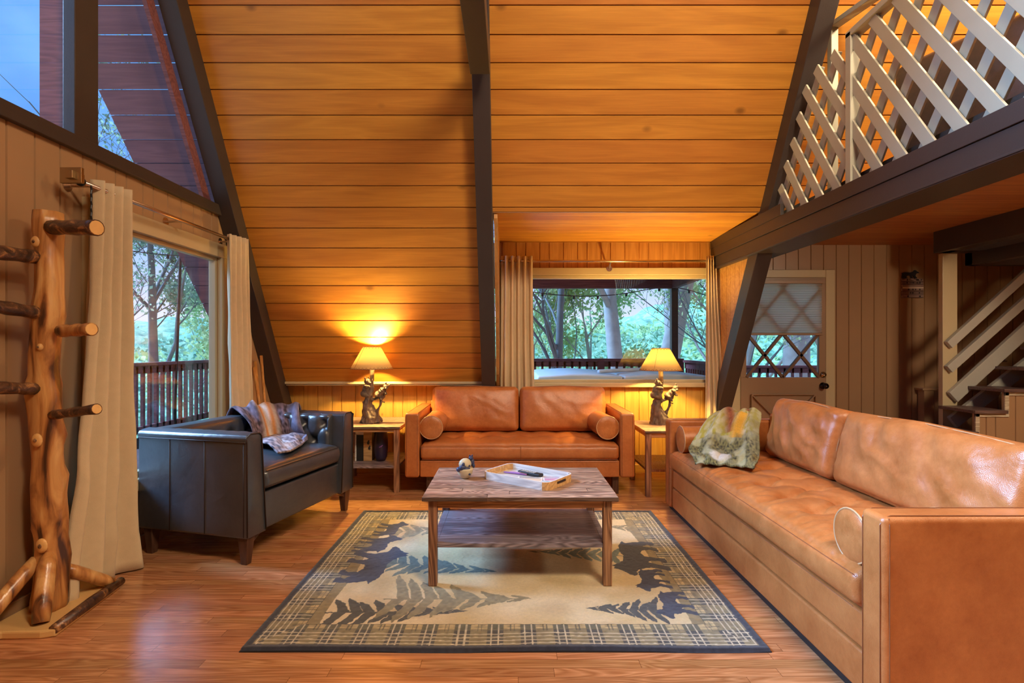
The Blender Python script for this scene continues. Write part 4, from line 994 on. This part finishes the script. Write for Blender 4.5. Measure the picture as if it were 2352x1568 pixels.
def peg(p, q, r0, r1, mat='bark_log'):
    mb = MB(); p, q = Vector(p), Vector(q); k = 7
    mb.tube([tuple(p.lerp(q, i/k)) for i in range(k+1)], [r0+(r1-r0)*i/k+.0025*math.sin(i*2.1) for i in range(k+1)], 12)
    o = mb.build('peg', mat, rk, smooth=True)
    d = (q-p).normalized(); mb = MB(); mb.tube([tuple(q-d*.002), tuple(q+d*.002)], [r1*.98, r1*.9], 12); mb.build('peg_end', 'cut_wood', o)
def at(px, py, Y): return ((px-1170)*Y/1195, Y, 1.3+(797-py)*Y/1195)
peg(at(118, 522, 2.50), at(222, 523, 2.42), .034, .036); peg(at(140, 760, 2.50), at(210, 756, 2.44), .030, .030, 'peeled_log'); peg(at(120, 953, 2.50), at(222, 939, 2.42), .022, .024)
peg((cx_-.01, cy_-.05, at(0, 588, 2.45)[2]), (cx_-.02, cy_-.33, at(0, 572, 2.2)[2]), .032, .032); peg((cx_-.0, cy_-.05, at(0, 718, 2.45)[2]), (cx_-.01, cy_-.30, at(0, 697, 2.2)[2]), .030, .030); peg((cx_-.01, cy_-.05, at(0, 894, 2.45)[2]), (cx_-.02, cy_-.34, at(0, 888, 2.2)[2]), .028, .028)
mb = MB(); mb.prism([(-2.355, 2.12), (-2.26, 2.31), (-2.09, 2.315), (-2.035, 2.335), (-2.10, 2.815), (-2.33, 2.75), (-2.355, 2.6)], 2, .0, .036); mb.build('base_slab', 'slab_wood', rk, bevel=.008)
mb = MB(); mb.tube([(-2.045, 2.335, .034), (-2.075, 2.58, .036), (-2.105, 2.82, .034)], [.022, .026, .022], 10); mb.build('edge_log', 'bark_log', rk, smooth=True)
def brace(p, q, r):
    mb = MB(); p, q = Vector(p), Vector(q); mb.tube([tuple(p.lerp(q, i/5)) for i in range(6)], [r*.8, r, r, r, r, r*.85], 10); mb.build('brace', 'peeled_log', rk, smooth=True)
brace((-2.215, 2.50, .31), (-2.135, 2.37, .045), .038); brace((-2.20, 2.57, .21), (-2.115, 2.77, .045), .030); brace((-2.27, 2.50, .28), (-2.315, 2.22, .045), .034)

# ---------------------------------------------------------------- curtains and rods
def curtain(label, p0, p1, q0, q1, ztop, zbot, n, amp, nrm, parted=None, seed=0, loc=None, hem=0):
    """p0,p1 top ends, q0,q1 bottom ends in plan; nrm = direction of the folds"""
    mb = MB(); nu, nv = n*16, 40; rnd = random.Random(seed); ph = [rnd.uniform(-.5, .5) for _ in range(4)]
    def f(u, v):
        a, b = Vector(lerp((*p0, 0), (*p1, 0), u)), Vector(lerp((*q0, 0), (*q1, 0), u))
        e = v**1.6; p = a.lerp(b, e); z = ztop+(zbot-ztop)*v
        w = math.sin(u*n*2*math.pi+ph[0]+.35*math.sin(v*3+ph[1]))*(1-.15*v)+.30*math.sin(u*n*math.pi*1.3+ph[2]+v*2)*v
        sag = .02*noise.noise(Vector((u*7, v*9, seed)))*v
        k = amp*w+sag+hem*max(0, v-.9)*10*.03*math.sin(u*9)
        return (p.x+nrm[0]*k, p.y+nrm[1]*k, z+.006*math.sin(u*n*2*math.pi)*(1-v)*0)
    mb.grid(nu, nv, f); o = mb.build('curtain', 'curtain_linen', smooth=True, solid=.004); tag(o, label, 'curtain', 'linen grommet curtains'); return o
curtain('long linen curtain pooling on the floor beside the log coat rack', (-2.275, 2.84), (-2.235, 3.06), (-2.21, 2.56), (-2.215, 3.14), 2.215, .01, 4, .046, (1, .15), seed=1, hem=1)
curtain('linen curtain behind the dark armchair left of the slanted rafter', (-2.25, 4.15), (-2.20, 4.36), (-2.25, 4.20), (-2.22, 4.60), 2.205, .01, 4, .024, (1, .15), seed=2)
curtain('linen curtain at the left side of the wide back window', (-.08, 5.29), (.235, 5.29), (-.10, 5.29), (.27, 5.29), 2.225, .25, 5, .026, (.12, 1), seed=3)
curtain('linen curtain at the right side of the wide back window', (2.0, 5.285), (2.10, 5.285), (1.99, 5.285), (2.25, 5.20), 2.225, .01, 4, .024, (.15, 1), seed=4)
def rod(name, label, p, q, fin, br):
    t = thing(name, label, 'curtain rod', (0, 0, 0)); mb = MB(); mb.tube([p, q], .0125, 12); mb.build('rod', 'rod_metal', t, smooth=True)
    for c in fin: mb = MB(); mb.ball(c, .024, 12); mb.build('finial', 'black_metal', t, smooth=True)
    for a, b in br: mb = MB(); mb.tube([a, b], .009, 8); mb.lathe([(.03, -.004), (.03, .004)], 14, mt=Matrix.Translation(a) @ (Matrix.Rotation(R(90), 4, 'Y') if abs(a[0]-b[0]) > abs(a[1]-b[1]) else Matrix.Rotation(R(90), 4, 'X'))); mb.build('bracket', 'rod_metal', t)
    return t
rl = rod('curtain_rod', 'metal curtain rod over the left picture window', (-2.25, 2.74, 2.168), (-2.25, 4.30, 2.168), [(-2.25, 2.73, 2.168), (-2.25, 4.31, 2.168)], [((-2.38, 2.80, 2.168), (-2.25, 2.80, 2.168)), ((-2.38, 3.6, 2.168), (-2.25, 3.6, 2.168)), ((-2.38, 4.28, 2.168), (-2.25, 4.28, 2.168))])
mb = MB(); mb.box((-2.30, 2.66, 2.14), (-2.19, 2.68, 2.22)); mb.box((-2.26, 2.64, 2.16), (-2.22, 2.72, 2.20)); mb.build('end_plate', 'brass', rl, bevel=.002)
mb = MB(); mb.tube([(-2.235, 2.78+.003*(i % 2), 2.16-.02*i) for i in range(14)], .005, 6); mb.build('chain', 'black_metal', rl)
rb = rod('curtain_rod', 'metal curtain rod across the wide back window', (-.11, 5.29, 2.175), (2.12, 5.29, 2.175), [(-.115, 5.29, 2.175)], [((-.06, 5.40, 2.175), (-.06, 5.29, 2.175)), ((1.03, 5.37, 2.11), (1.03, 5.29, 2.17)), ((2.08, 5.40, 2.175), (2.08, 5.29, 2.175))])
mb = MB(); mb.box((2.10, 5.265, 2.15), (2.128, 5.315, 2.20)); mb.build('end_block', 'white_paint', rb, bevel=.003)
# walking sticks in the corner
boards('stick_wood', (.40, .17, .04), (.66, .34, .10), rough=.4, grain=1, axis=(2, 0))
for i, (a, b) in enumerate((((-2.10, 4.50, .0), (-2.315, 4.74, 1.17)), ((-2.07, 4.53, .0), (-2.29, 4.80, 1.22)), ((-2.04, 4.50, .0), (-2.28, 4.64, 1.12)))):
    mb = MB(); mb.tube([a, lerp(a, b, .5), b], [.011, .012, .014], 8); o = mb.build('walking_stick', 'stick_wood', smooth=True)
    tag(o, ('wooden walking stick leaning in the left corner, nearest the wall', 'tallest wooden walking stick leaning in the left corner behind the armchair', 'shortest wooden walking stick leaning in the left corner')[i], 'walking stick', 'walking sticks in the corner')

# ---------------------------------------------------------------- loft railing with lattice
lr = thing('lattice_railing', 'cream painted diagonal lattice railing along the loft edge', 'railing', (2.15, 3.2, 2.40))
def lslat(X, y0, z0, dy, dz, w, t):
    # clipped against bottom, top rail height and the rafter
    pts = []
    n = 60; ys = []
    for i in range(n+1):
        y = y0+dy*i/n; z = z0+dz*i/n
        lim = 3.25 if y < 3.27 else min(3.25, roofZ(y)-.30)
        if 2.27 <= z <= lim and y > .2: ys.append((y, z))
    if len(ys) < 4: return
    p, q = ys[0], ys[-1]; mb = MB(); mb.bar((X-2.15, p[0]-3.2, p[1]-2.40), (X-2.15, q[0]-3.2, q[1]-2.40), w, t, up=(1, 0, 0)); mb.build('slat', 'lattice_paint', lr, bevel=.002)
for k in range(-4, 17):
    yb = 3.27-.187*k+.0    # lower ends on the beam
    if -1 < yb < 4.6: lslat(2.140, yb+.08, 2.27, .70, 1.04, .064, .014)
for k in range(-4, 21):
    yb = 3.80-.187*k
    if -1 < yb < 4.6: lslat(2.162, yb+.08, 2.27, -.70, 1.04, .064, .014)
mb = MB(); mb.box((-.03, .035, -.12), (.03, .085, .87)); mb.build('post', 'lattice_paint', lr, bevel=.003)
mb = MB(); mb.box((-.03, -3.0, .84), (.045, .085, .88)); mb.build('top_rail', 'lattice_paint', lr, bevel=.003)
hr = thing('hand_rail', 'cream handrail rising behind the loft lattice', 'handrail', (2.31, 3.75, 2.46))
mb = MB(); mb.box((-.02, -.05, -.05), (.03, .0, 1.12)); mb.build('post', 'lattice_paint', hr, bevel=.003)
mb = MB(); mb.bar((.005, .0, 1.14), (.005, -.45, 1.06), .07, .035); mb.bar((.005, -.44, 1.06), (.005, -2.6, .95), .07, .035); mb.build('top_rail', 'lattice_paint', hr, bevel=.003)
# loft furniture glimpsed through the lattice
leather('brown_leather', (.045, .025, .018), (.095, .048, .032), .4)
plain('fur_brown', (.16, .105, .065), .95, .5, 40, .8)
lc = thing('leather_armchair', 'dark brown leather recliner up in the loft behind the lattice', 'armchair', (2.98, 3.10, 2.412), R(205))
def ex(x, y, z, u, v, w): return (x, y+.02*math.sin(x*9), z+.015*noise.noise(Vector((x*9, y*9, z*9))))
mb = MB(); mb.rbox((.42, .11, .40), .08, 8, ex, Matrix.Translation((0, .34, .70)) @ Matrix.Rotation(R(-12), 4, 'X')); mb.build('backrest', 'brown_leather', lc, smooth=True)
for s in (-1, 1): mb = MB(); mb.rbox((.11, .42, .30), .06, 6, ex, Matrix.Translation((s*.42, .05, .31))); mb.build('arm', 'brown_leather', lc, smooth=True)
mb = MB(); mb.rbox((.32, .40, .12), .06, 8, ex, Matrix.Translation((0, .0, .36))); mb.build('seat_cushion', 'brown_leather', lc, smooth=True)
mb = MB(); mb.rbox((.40, .40, .12), .03, 4, None, Matrix.Translation((0, .05, .13))); mb.build('base', 'brown_leather', lc, smooth=True)
lf = thing('fur_blanket', 'shaggy brown fur blanket over the loft recliner', 'blanket', (2.98, 3.10, 2.412), R(205))
mb = MB(); mb.rbox((.34, .15, .30), .09, 16, lambda x, y, z, u, v, w: (x+.03*noise.noise(Vector((x*11, y*11, z*11))), y+.04*noise.noise(Vector((z*11, y*8, x*11))), z), Matrix.Translation((0, .33, .86)) @ Matrix.Rotation(R(-12), 4, 'X')); mb.build('fur', 'fur_brown', lf, smooth=True)
bd = thing('bed', 'dark bed with folded blankets deeper in the loft', 'bed', (4.55, 2.5, 2.44), R(0))
mb = MB(); mb.rbox((.85, .9, .30), .05, 6, ex, Matrix.Translation((0, 0, .30))); mb.build('mattress', 'brown_leather', bd, smooth=True)
mb = MB(); mb.box((-.9, -.95, .0), (-.84, .95, .95)); mb.build('headboard', 'dark_beam', bd, bevel=.01)
mb = MB(); mb.rbox((.5, .6, .10), .08, 10, ex, Matrix.Translation((-.2, 0, .68))); mb.build('blanket', 'fur_brown', bd, smooth=True)

# ---------------------------------------------------------------- staircase
sc_ = thing('staircase', 'wooden staircase rising right with rough trim and dark treads', 'staircase', (3.71, 4.43, 0))
boards('tread_wood', (.10, .055, .045), (.20, .12, .10), rough=.35, grain=1.2); boards('rough_trim', (.40, .31, .20), (.72, .63, .46), rough=.55, grain=1.5)
Rz, Rn, nst = .18, .25, 9
for i in range(-3, nst):
    x0, zt = i*Rn, .586+Rz*i
    if zt < .04: continue
    mb = MB(); mb.box((x0-.03, -.04, zt-.028), (x0+Rn+.005, .34, zt)); mb.build('tread', 'tread_wood', sc_, bevel=.004)
    mb = MB(); mb.box((x0, -.012, zt-.028-.03), (x0+Rn+.035, -.0, zt-.028)); mb.box((x0+Rn, -.012, zt-.03), (x0+Rn+.035, -.0, zt+Rz-.028)); mb.build('zigzag_trim', 'rough_trim', sc_, bevel=.002)
    mb = MB(); grooved(mb, 0, zt-.03, -(x0+Rn), -x0, [-(x0+.01), -(x0+.10), -(x0+.18)], th=.02); mb.build('side_panel', 'tan_wall', sc_).matrix_local = axes((0, 0, 0), (0, 0, 1), (-1, 0, 0))
ba = thing('stair_banister', 'cream newel post with four slanted rail boards', 'banister', (3.99, 4.79, 0))
mb = MB(); mb.box((0, 0, .56), (.135, .05, 2.165)); mb.build('newel_post', 'cream_trim', ba, bevel=.003)
kk = 4.75/1195
def rb_(px0, py0, px1, py1, w, name):
    a = ((px0-1170)*kk-3.99, -.025, 1.3+(797-py0)*kk); b = ((px1-1170)*kk-3.99, -.025, 1.3+(797-py1)*kk); d = Vector(b)-Vector(a); b = tuple(Vector(a)+d*2.2)
    mb = MB(); mb.bar(a, b, .04, w, up=(0, 0, 1)); mb.build('rail_board', 'stair_rail_paint', ba, bevel=.003)
rb_(2181, 792, 2352, 636, .075, 1); rb_(2181, 848, 2352, 696, .075, 2); rb_(2190, 912, 2352, 764, .115, 3); rb_(2190, 970, 2352, 845, .115, 4)
# low boxed ledge, sign, ornament, ceiling light
mb = MB(); grooved(mb, 0, .86, -5.6, -4.225, [-(4.33+.13*i) for i in range(9)], th=.08); o = mb.build('wall_ledge', 'tan_wall', mtx=axes((0, 5.30, 0), (0, 0, 1), (-1, 0, 0))); struct(o, 'low boxed wall ledge by the stairs')
mb = MB(); mb.box((4.20, 5.285, .86), (5.62, 5.40, .88)); struct(mb.build('trim_12', 'tan_wall', bevel=.003))
boards('sign_slats', (.16, .08, .06), (.46, .32, .26), w=.034, rough=.6, grain=3, jitter=.6, gl=.005, axis=(0, 2))
sg = thing('wall_sign', 'small slatted wooden sign with a black bear on top by the stairs', 'sign', (4.17, 5.375, 1.81))
mb = MB(); mb.box((-.11, 0, 0), (.11, .02, .20)); b_ = mb.build('sign_board', 'sign_slats', sg, bevel=.002)
mb = MB(); rnd = random.Random(2)
for i in range(22): x, z = rnd.uniform(-.095, .08), rnd.choice((.015, .05, .085, .155, .185)); mb.box((x, -.002, z-.008), (x+rnd.uniform(.006, .014), .0, z+.008))
mb.build('dark_marks', 'rubber_black', b_)
mb = MB(); mb.box((-.108, -.002, .097), (.108, .0, .112)); mb.build('pale_slat', 'sand_paper', b_)
mb = MB(); mb.prism([(-.30*.16+u*.16+.02, v*.11+.2) for u, v in BEAR][::1], 1, .004, .012); mb.build('bear_silhouette', 'rubber_black', sg)
orn = thing('wall_ornament', 'small dark triangular ornament on the wall behind the stair rails', 'ornament', (5.02, 5.37, 1.16))
mb = MB(); mb.prism([(-.10, 0), (.10, 0), (.10, .17), (.05, .15)], 1, 0, .02); mb.build('plaque', 'bag_navy', orn, bevel=.003)
mb = MB(); mb.box((-.11, -.01, -.012), (.11, .03, .004)); mb.build('shelf_edge', 'walnut_leg', orn); mb = MB(); mb.ball((.03, -.01, .05), (.018, .01, .025), 8); mb.ball((.065, -.01, .07), (.014, .01, .03), 8); mb.build('figures', 'resin_light', orn)
cl_ = thing('ceiling_light', 'round white flush fixture on the loft ceiling near the door', 'ceiling light', (3.46, 4.90, 2.37)); 
mb = MB(); mb.lathe([(.0, 0), (.075, .0), (.085, .012), (.08, .03), (.0, .03)], 28); mb.build('fixture', 'white_paint', cl_, smooth=True)

# ---------------------------------------------------------------- outside
mb = MB(); mb.box((-4.5, -3, .10), (-2.44, 9.4, .20)); struct(mb.build('deck_floor', 'deck_boards'), 'front deck boards')
mb = MB(); mb.box((-4.5, 5.62, .10), (8.5, 9.4, .20)); struct(mb.build('deck_floor', 'deck_boards'), 'side deck boards')
def railing(label, p, q, ztop, z0, step=.115, bw_=.035, posts=(0, 1), cap=.12):
    t = thing('deck_railing', label, 'railing', (p[0], p[1], z0)); p_, q_ = Vector((0, 0, 0)), Vector((q[0]-p[0], q[1]-p[1], 0)); L = q_.length; n = int(L/step); h = ztop-z0
    mb = MB(); mb.bar((0, 0, h-.02), tuple(q_+Vector((0, 0, h-.02))), cap, .035); mb.build('cap_rail', 'red_stain', t)
    mb = MB(); mb.bar((0, 0, h-.085), tuple(q_+Vector((0, 0, h-.085))), .035, .09); mb.bar((0, 0, .13), tuple(q_+Vector((0, 0, .13))), .035, .08); mb.build('stringer', 'red_stain', t)
    for i in range(min(n, 98)):
        c = q_*((i+.5)/n); mb = MB(); mb.box((c.x-bw_/2, c.y-bw_/2, .09), (c.x+bw_/2, c.y+bw_/2, h-.05)); mb.build('baluster', 'red_stain', t)
    for f in posts: c = q_*f; mb = MB(); mb.box((c.x-.05, c.y-.05, 0), (c.x+.05, c.y+.05, h+.0)); mb.build('post', 'red_stain', t)
    return t
railing('red stained deck railing seen through the left window', (-4.32, 2.0), (-4.32, 8.4), 1.12, .2)
railing('weathered deck railing behind the hot tub outside the back window', (-.6, 8.30), (2.72, 8.30), 1.12, .2, posts=(0, .62, 1))
railing('short deck railing returning toward the house on the right', (2.78, 8.20), (2.66, 6.0), 1.10, .2, posts=(.95,))
railing('dark red railing seen through the entry door window', (3.2, 8.9), (7.2, 8.9), .99, .2, step=.14)
pr = thing('porch_roof', 'red stained porch roof over the side deck', 'porch roof', (1, 7, 2.2))
mb = MB(); mb.box((-2.2, 1.12, .02), (1.62, 1.20, .20)); mb.box((1.54, -1.4, .02), (1.62, 1.2, .20)); mb.build('fascia', 'red_stain', pr)
mb = MB()
for i in range(40): mb.box((-2.2+i*.1, -1.35, .20+.012*(i % 2)), (-2.1+i*.1, 1.25, .23+.012*(i % 2)))
mb.build('roof_panel', 'overhang_boards', pr)
pp_ = thing('porch_post', 'dark porch post standing at the deck corner', 'post', (2.60, 8.22, .2)); mb = MB(); mb.box((-.05, -.05, 0), (.05, .05, 2.04)); mb.build('post_shaft', 'dark_beam', pp_); mb = MB(); mb.box((-.07, -.07, 0), (.07, .07, .03)); mb.build('post_foot', 'black_metal', pp_)
plain('tub_cover', (.52, .60, .68), .5, .1, 3); plain('tub_side', (.10, .07, .06), .6)
ht = thing('hot_tub', 'covered hot tub on the deck outside the back window', 'hot tub', (1.35, 7.0, .2))
mb = MB(); mb.rbox((1.0, .80, .33), .06, 4, None, Matrix.Translation((0, 0, .33))); mb.build('cabinet', 'tub_side', ht)
for s in (-1, 1): mb = MB(); mb.rbox((.51, .84, .05), .03, 5, lambda x, y, z, u, v, w, s=s: (x, y, z+(.03*(1-abs(u)) if z > 0 else 0)), Matrix.Translation((s*.515, 0, .71))); mb.build('cover_half', 'tub_cover', ht, smooth=True)
mb = MB(); mb.tube([(-.25, -.6, .80), (.5, .1, .80), (.9, .3, .82)], .025, 8); mb.build('cover_lifter', 'tub_cover', ht, smooth=True)
# string lights
def bulbs(label, pts, n, drop):
    t = thing('string_lights', label, 'string lights', (0, 0, 0)); P_ = [sm(pts, i/30) for i in range(31)]; mb = MB(); mb.tube([tuple(p) for p in P_], .007, 5); mb.build('cable', 'rubber_black', t)
    for i in range(n):
        c = sm(pts, (i+.5)/n); mb = MB(); mb.tube([tuple(c), (c.x, c.y, c.z-.05)], .018, 8); b = mb.build('socket', 'rubber_black', t); mb = MB(); mb.ball((c.x, c.y, c.z-.078), (.027, .027, .034), 10); mb.build('glass_bulb', 'window_glass', b, smooth=True)
bulbs('string of clear bulbs outside the left window', [(-4.2, 4.0, 2.50), (-4.3, 5.0, 2.36), (-4.3, 6.2, 2.42), (-4.3, 7.5, 2.6)], 6, .1)
bulbs('string of clear bulbs under the porch roof behind the back window', [(-.3, 8.2, 2.26), (.8, 8.2, 2.12), (1.6, 8.2, 2.12), (2.6, 8.2, 2.24), (3.4, 8.2, 2.0)], 8, .1)
sp_ = thing('light_pole', 'thin dark pole holding the string lights over the front deck', 'pole', (-4.32, 6.7, .2)); mb = MB(); mb.tube([(.0, 0, 0), (.12, -.05, 2.35)], .018, 8); mb.build('pole_shaft', 'rubber_black', sp_); mb = MB(); mb.ball((.12, -.05, 2.36), .025, 8); mb.build('pole_cap', 'rubber_black', sp_)
# ground, hills and trees
m_, nt = newmat('hill_green'); tc = N(nt, 'ShaderNodeTexCoord')
n1_ = N(nt, 'ShaderNodeTexNoise', i0=tc.outputs['Object'], Scale=.9, Detail=8, Roughness=.75).outputs[0]
princ(nt, ramp(nt, n1_, [(.32, (.10, .24, .18)), (.5, (.28, .52, .30)), (.68, (.60, .78, .46))]), .95)
def hill(u, v):
    x = -70+150*u; y = 10.5+75*v**1.5; z = -3.0+7.4*v+4.0*math.exp(-((x-34)/16)**2)*v+3.2*v*noise.noise(Vector((x*.045, y*.05, 1)))+1.6*v*abs(noise.noise(Vector((x*.30, y*.30, 3))))+.7*abs(noise.noise(Vector((x*.9, y*.9, 3))))
    return (x, y, z)
mb = MB(); mb.grid(220, 110, hill); struct(mb.build('ground_hill', 'hill_green', smooth=True), 'wooded green hillside beyond the deck')
def hill2(u, v):
    y = -10+130*u; x = -12-60*v**1.4; return (x, y, -4.0+3.2*v*noise.noise(Vector((x*.05, y*.05, 7)))+3.2*v+.6*abs(noise.noise(Vector((x, y, 3)))))
mb = MB(); mb.grid(130, 70, hill2); o = mb.build('ground_hill', 'hill_green', smooth=True); struct(o, 'green slope beyond the front deck')
def foliage_mat(name, a, b):
    m, nt = newmat(name); oi = N(nt, 'ShaderNodeTexCoord'); n_ = N(nt, 'ShaderNodeTexNoise', i0=oi.outputs['Object'], Scale=1.6, Detail=3).outputs[0]
    c = mixc(nt, ramp(nt, n_, [(.35, (0, 0, 0)), (.65, (1, 1, 1))]), a, b)
    df = N(nt, 'ShaderNodeBsdfDiffuse', i0=c); tr = N(nt, 'ShaderNodeBsdfTranslucent', i0=c); out(nt, N(nt, 'ShaderNodeMixShader', i0=.5, i1=df.outputs[0], i2=tr.outputs[0]).outputs[0])
foliage_mat('spring_leaves', (.34, .50, .22), (.66, .70, .38)); foliage_mat('dark_leaves', (.09, .17, .12), (.26, .35, .22)); foliage_mat('teal_leaves', (.24, .40, .28), (.48, .60, .40))
plain('bark_grey', (.36, .34, .33), .9, .35, 6, .5); plain('bark_dark', (.13, .15, .15), .9, .3, 6, .5)
def make_tree(label, base, h, r, seed, leaf, nleaf, size, spread=.75, levels=4, lean=(0, 0), crown0=.3, bark='bark_grey', grp='trees beyond the deck', kids=4):
    rnd = random.Random(seed); mb = MB(); tips = []
    def grow(p, d, L, rad, lv):
        n = 5; pts = [p.copy()]; q = p.copy(); dd = d.copy()
        for i in range(n):
            dd = (dd+Vector((rnd.uniform(-1, 1), rnd.uniform(-1, 1), rnd.uniform(-.4, .8)))*(.10 if lv == 0 else .22)).normalized(); q = q+dd*L/n; pts.append(q.copy())
        mb.tube(pts, [max(.004, rad*(1-.65*i/n)) for i in range(n+1)], 10 if lv == 0 else 4, cap=False)
        if lv >= levels-1: tips.extend(pts[2:])
        if lv >= levels: return
        for k in range(kids+ (3 if lv == 0 else 0)):
            f = rnd.uniform(crown0, 1) if lv == 0 else rnd.uniform(.3, 1); i = min(n-1, int(f*n)); pp = pts[i].lerp(pts[i+1], f*n-i)
            a = rnd.uniform(0, 2*math.pi); side = Vector((math.cos(a), math.sin(a), rnd.uniform(.2, .9))).normalized(); nd = (dd*.45+side*spread).normalized()
            grow(pp, nd, L*rnd.uniform(.38, .62), rad*(1-.6*f)*.5, lv+1)
    t = thing('tree', label, 'tree', base, 0, grp)
    grow(Vector((0, 0, 0)), Vector((lean[0], lean[1], 1)).normalized(), h, r, 0); mb.build('trunk', bark, t, smooth=True)
    if nleaf:
        lb = MB()
        for _ in range(nleaf):
            c = rnd.choice(tips)+Vector((rnd.gauss(0, 1), rnd.gauss(0, 1), rnd.gauss(0, 1)))*size*2.6; s = size*rnd.uniform(.5, 1.2)
            a = Vector((rnd.uniform(-1, 1), rnd.uniform(-1, 1), rnd.uniform(-1, 1))).normalized(); b = a.orthogonal().normalized()
            lb.add([tuple(c-a*s), tuple(c+b*s*.6), tuple(c+a*s), tuple(c-b*s*.6)], [(0, 1, 2, 3)])
        lb.build('foliage', leaf, t)
    return t
make_tree('leafy dark tree rising behind the front deck railing', (-9.0, 13.0, -2.5), 7.2, .16, 11, 'dark_leaves', 9000, .055, levels=4, kids=4, crown0=.35, bark='bark_dark', lean=(.05, 0))
make_tree('bare branching tree left of the pole beyond the front deck', (-9.6, 11.0, -3), 6.2, .12, 12, 'teal_leaves', 1500, .05, levels=4, kids=4, bark='bark_dark')
make_tree('spring green tree at the right of the left window', (-8.6, 16.0, -3), 7, .13, 13, 'spring_leaves', 7000, .07, levels=3, crown0=.2)
make_tree('thick leaning tree trunk left of the middle in the back window', (2.75, 12.0, -2), 11, .22, 21, 'teal_leaves', 1300, .04, levels=4, kids=3, crown0=.35, lean=(-.035, 0))
make_tree('thickest tree trunk in the middle of the back window', (3.55, 12.6, -2), 11, .29, 22, 'teal_leaves', 1200, .04, levels=4, kids=3, crown0=.35, lean=(-.045, 0))
make_tree('pale straight tree trunk just left of the porch post', (4.0, 13.2, -2), 11, .17, 23, 'spring_leaves', 2000, .05, levels=3, crown0=.5)
make_tree('slender bare tree at the left of the back window', (.85, 11.0, -2), 7.0, .12, 24, 'spring_leaves', 600, .04, levels=4, crown0=.3, lean=(-.02, 0), bark='bark_dark')
make_tree('thin forked tree near the left curtain of the back window', (1.6, 14.5, -2.5), 7, .07, 25, 'teal_leaves', 800, .04, levels=4, crown0=.2, bark='bark_dark')
make_tree('bright green tree right of the porch post', (6.0, 14.0, -2.5), 7.5, .14, 26, 'spring_leaves', 9000, .07, levels=3, crown0=.15)
make_tree('thin curved tree at the right edge of the back window', (4.9, 11.5, -2), 6, .07, 27, 'spring_leaves', 2500, .05, levels=4, crown0=.25, lean=(.06, 0), bark='bark_dark')
make_tree('low green tree in the hollow behind the railing', (3.2, 18, -4), 6, .14, 28, 'spring_leaves', 9000, .09, levels=3, crown0=.1)
make_tree('low green tree behind the hot tub', (.9, 17, -4.2), 5.6, .14, 29, 'spring_leaves', 8000, .09, levels=3, crown0=.1)
make_tree('broad trunk seen through the diamond door window', (6.3, 11.3, -2), 9, .33, 31, 'spring_leaves', 3000, .06, levels=3, crown0=.4)
make_tree('bright leafy tree right of the trunk in the door window', (8.2, 13.0, -2.5), 7, .13, 32, 'spring_leaves', 9000, .07, levels=3, crown0=.1)

# leaf masses of the far woods, beyond counting
rnd = random.Random(77); lb = [MB(), MB()]
for k in range(26000):
    u, v = rnd.uniform(.30, .80), rnd.uniform(.03, .75)**1.2; p = Vector(hill(u, v)); s = (.10+.30*v)*rnd.uniform(.6, 1.3); p.z += rnd.uniform(0, .4+1.6*v)*abs(noise.noise(Vector((p.x*.35, p.y*.35, 5))))*2.4
    a_ = Vector((rnd.uniform(-1, 1), rnd.uniform(-1, 1), rnd.uniform(-1, 1))).normalized(); b_2 = a_.orthogonal().normalized()
    lb[noise.noise(Vector((p.x*.12, p.y*.12, 9))) > 0].add([tuple(p-a_*s), tuple(p+b_2*s*.6), tuple(p+a_*s), tuple(p-b_2*s*.6)], [(0, 1, 2, 3)])
for m, l, t_ in zip(lb, ('spring_leaves', 'teal_leaves'), ('pale green woodland covering the far hillside', 'blue green woodland covering the far hillside')): tag(m.build('woodland_foliage', l), t_, 'foliage', kind='stuff')
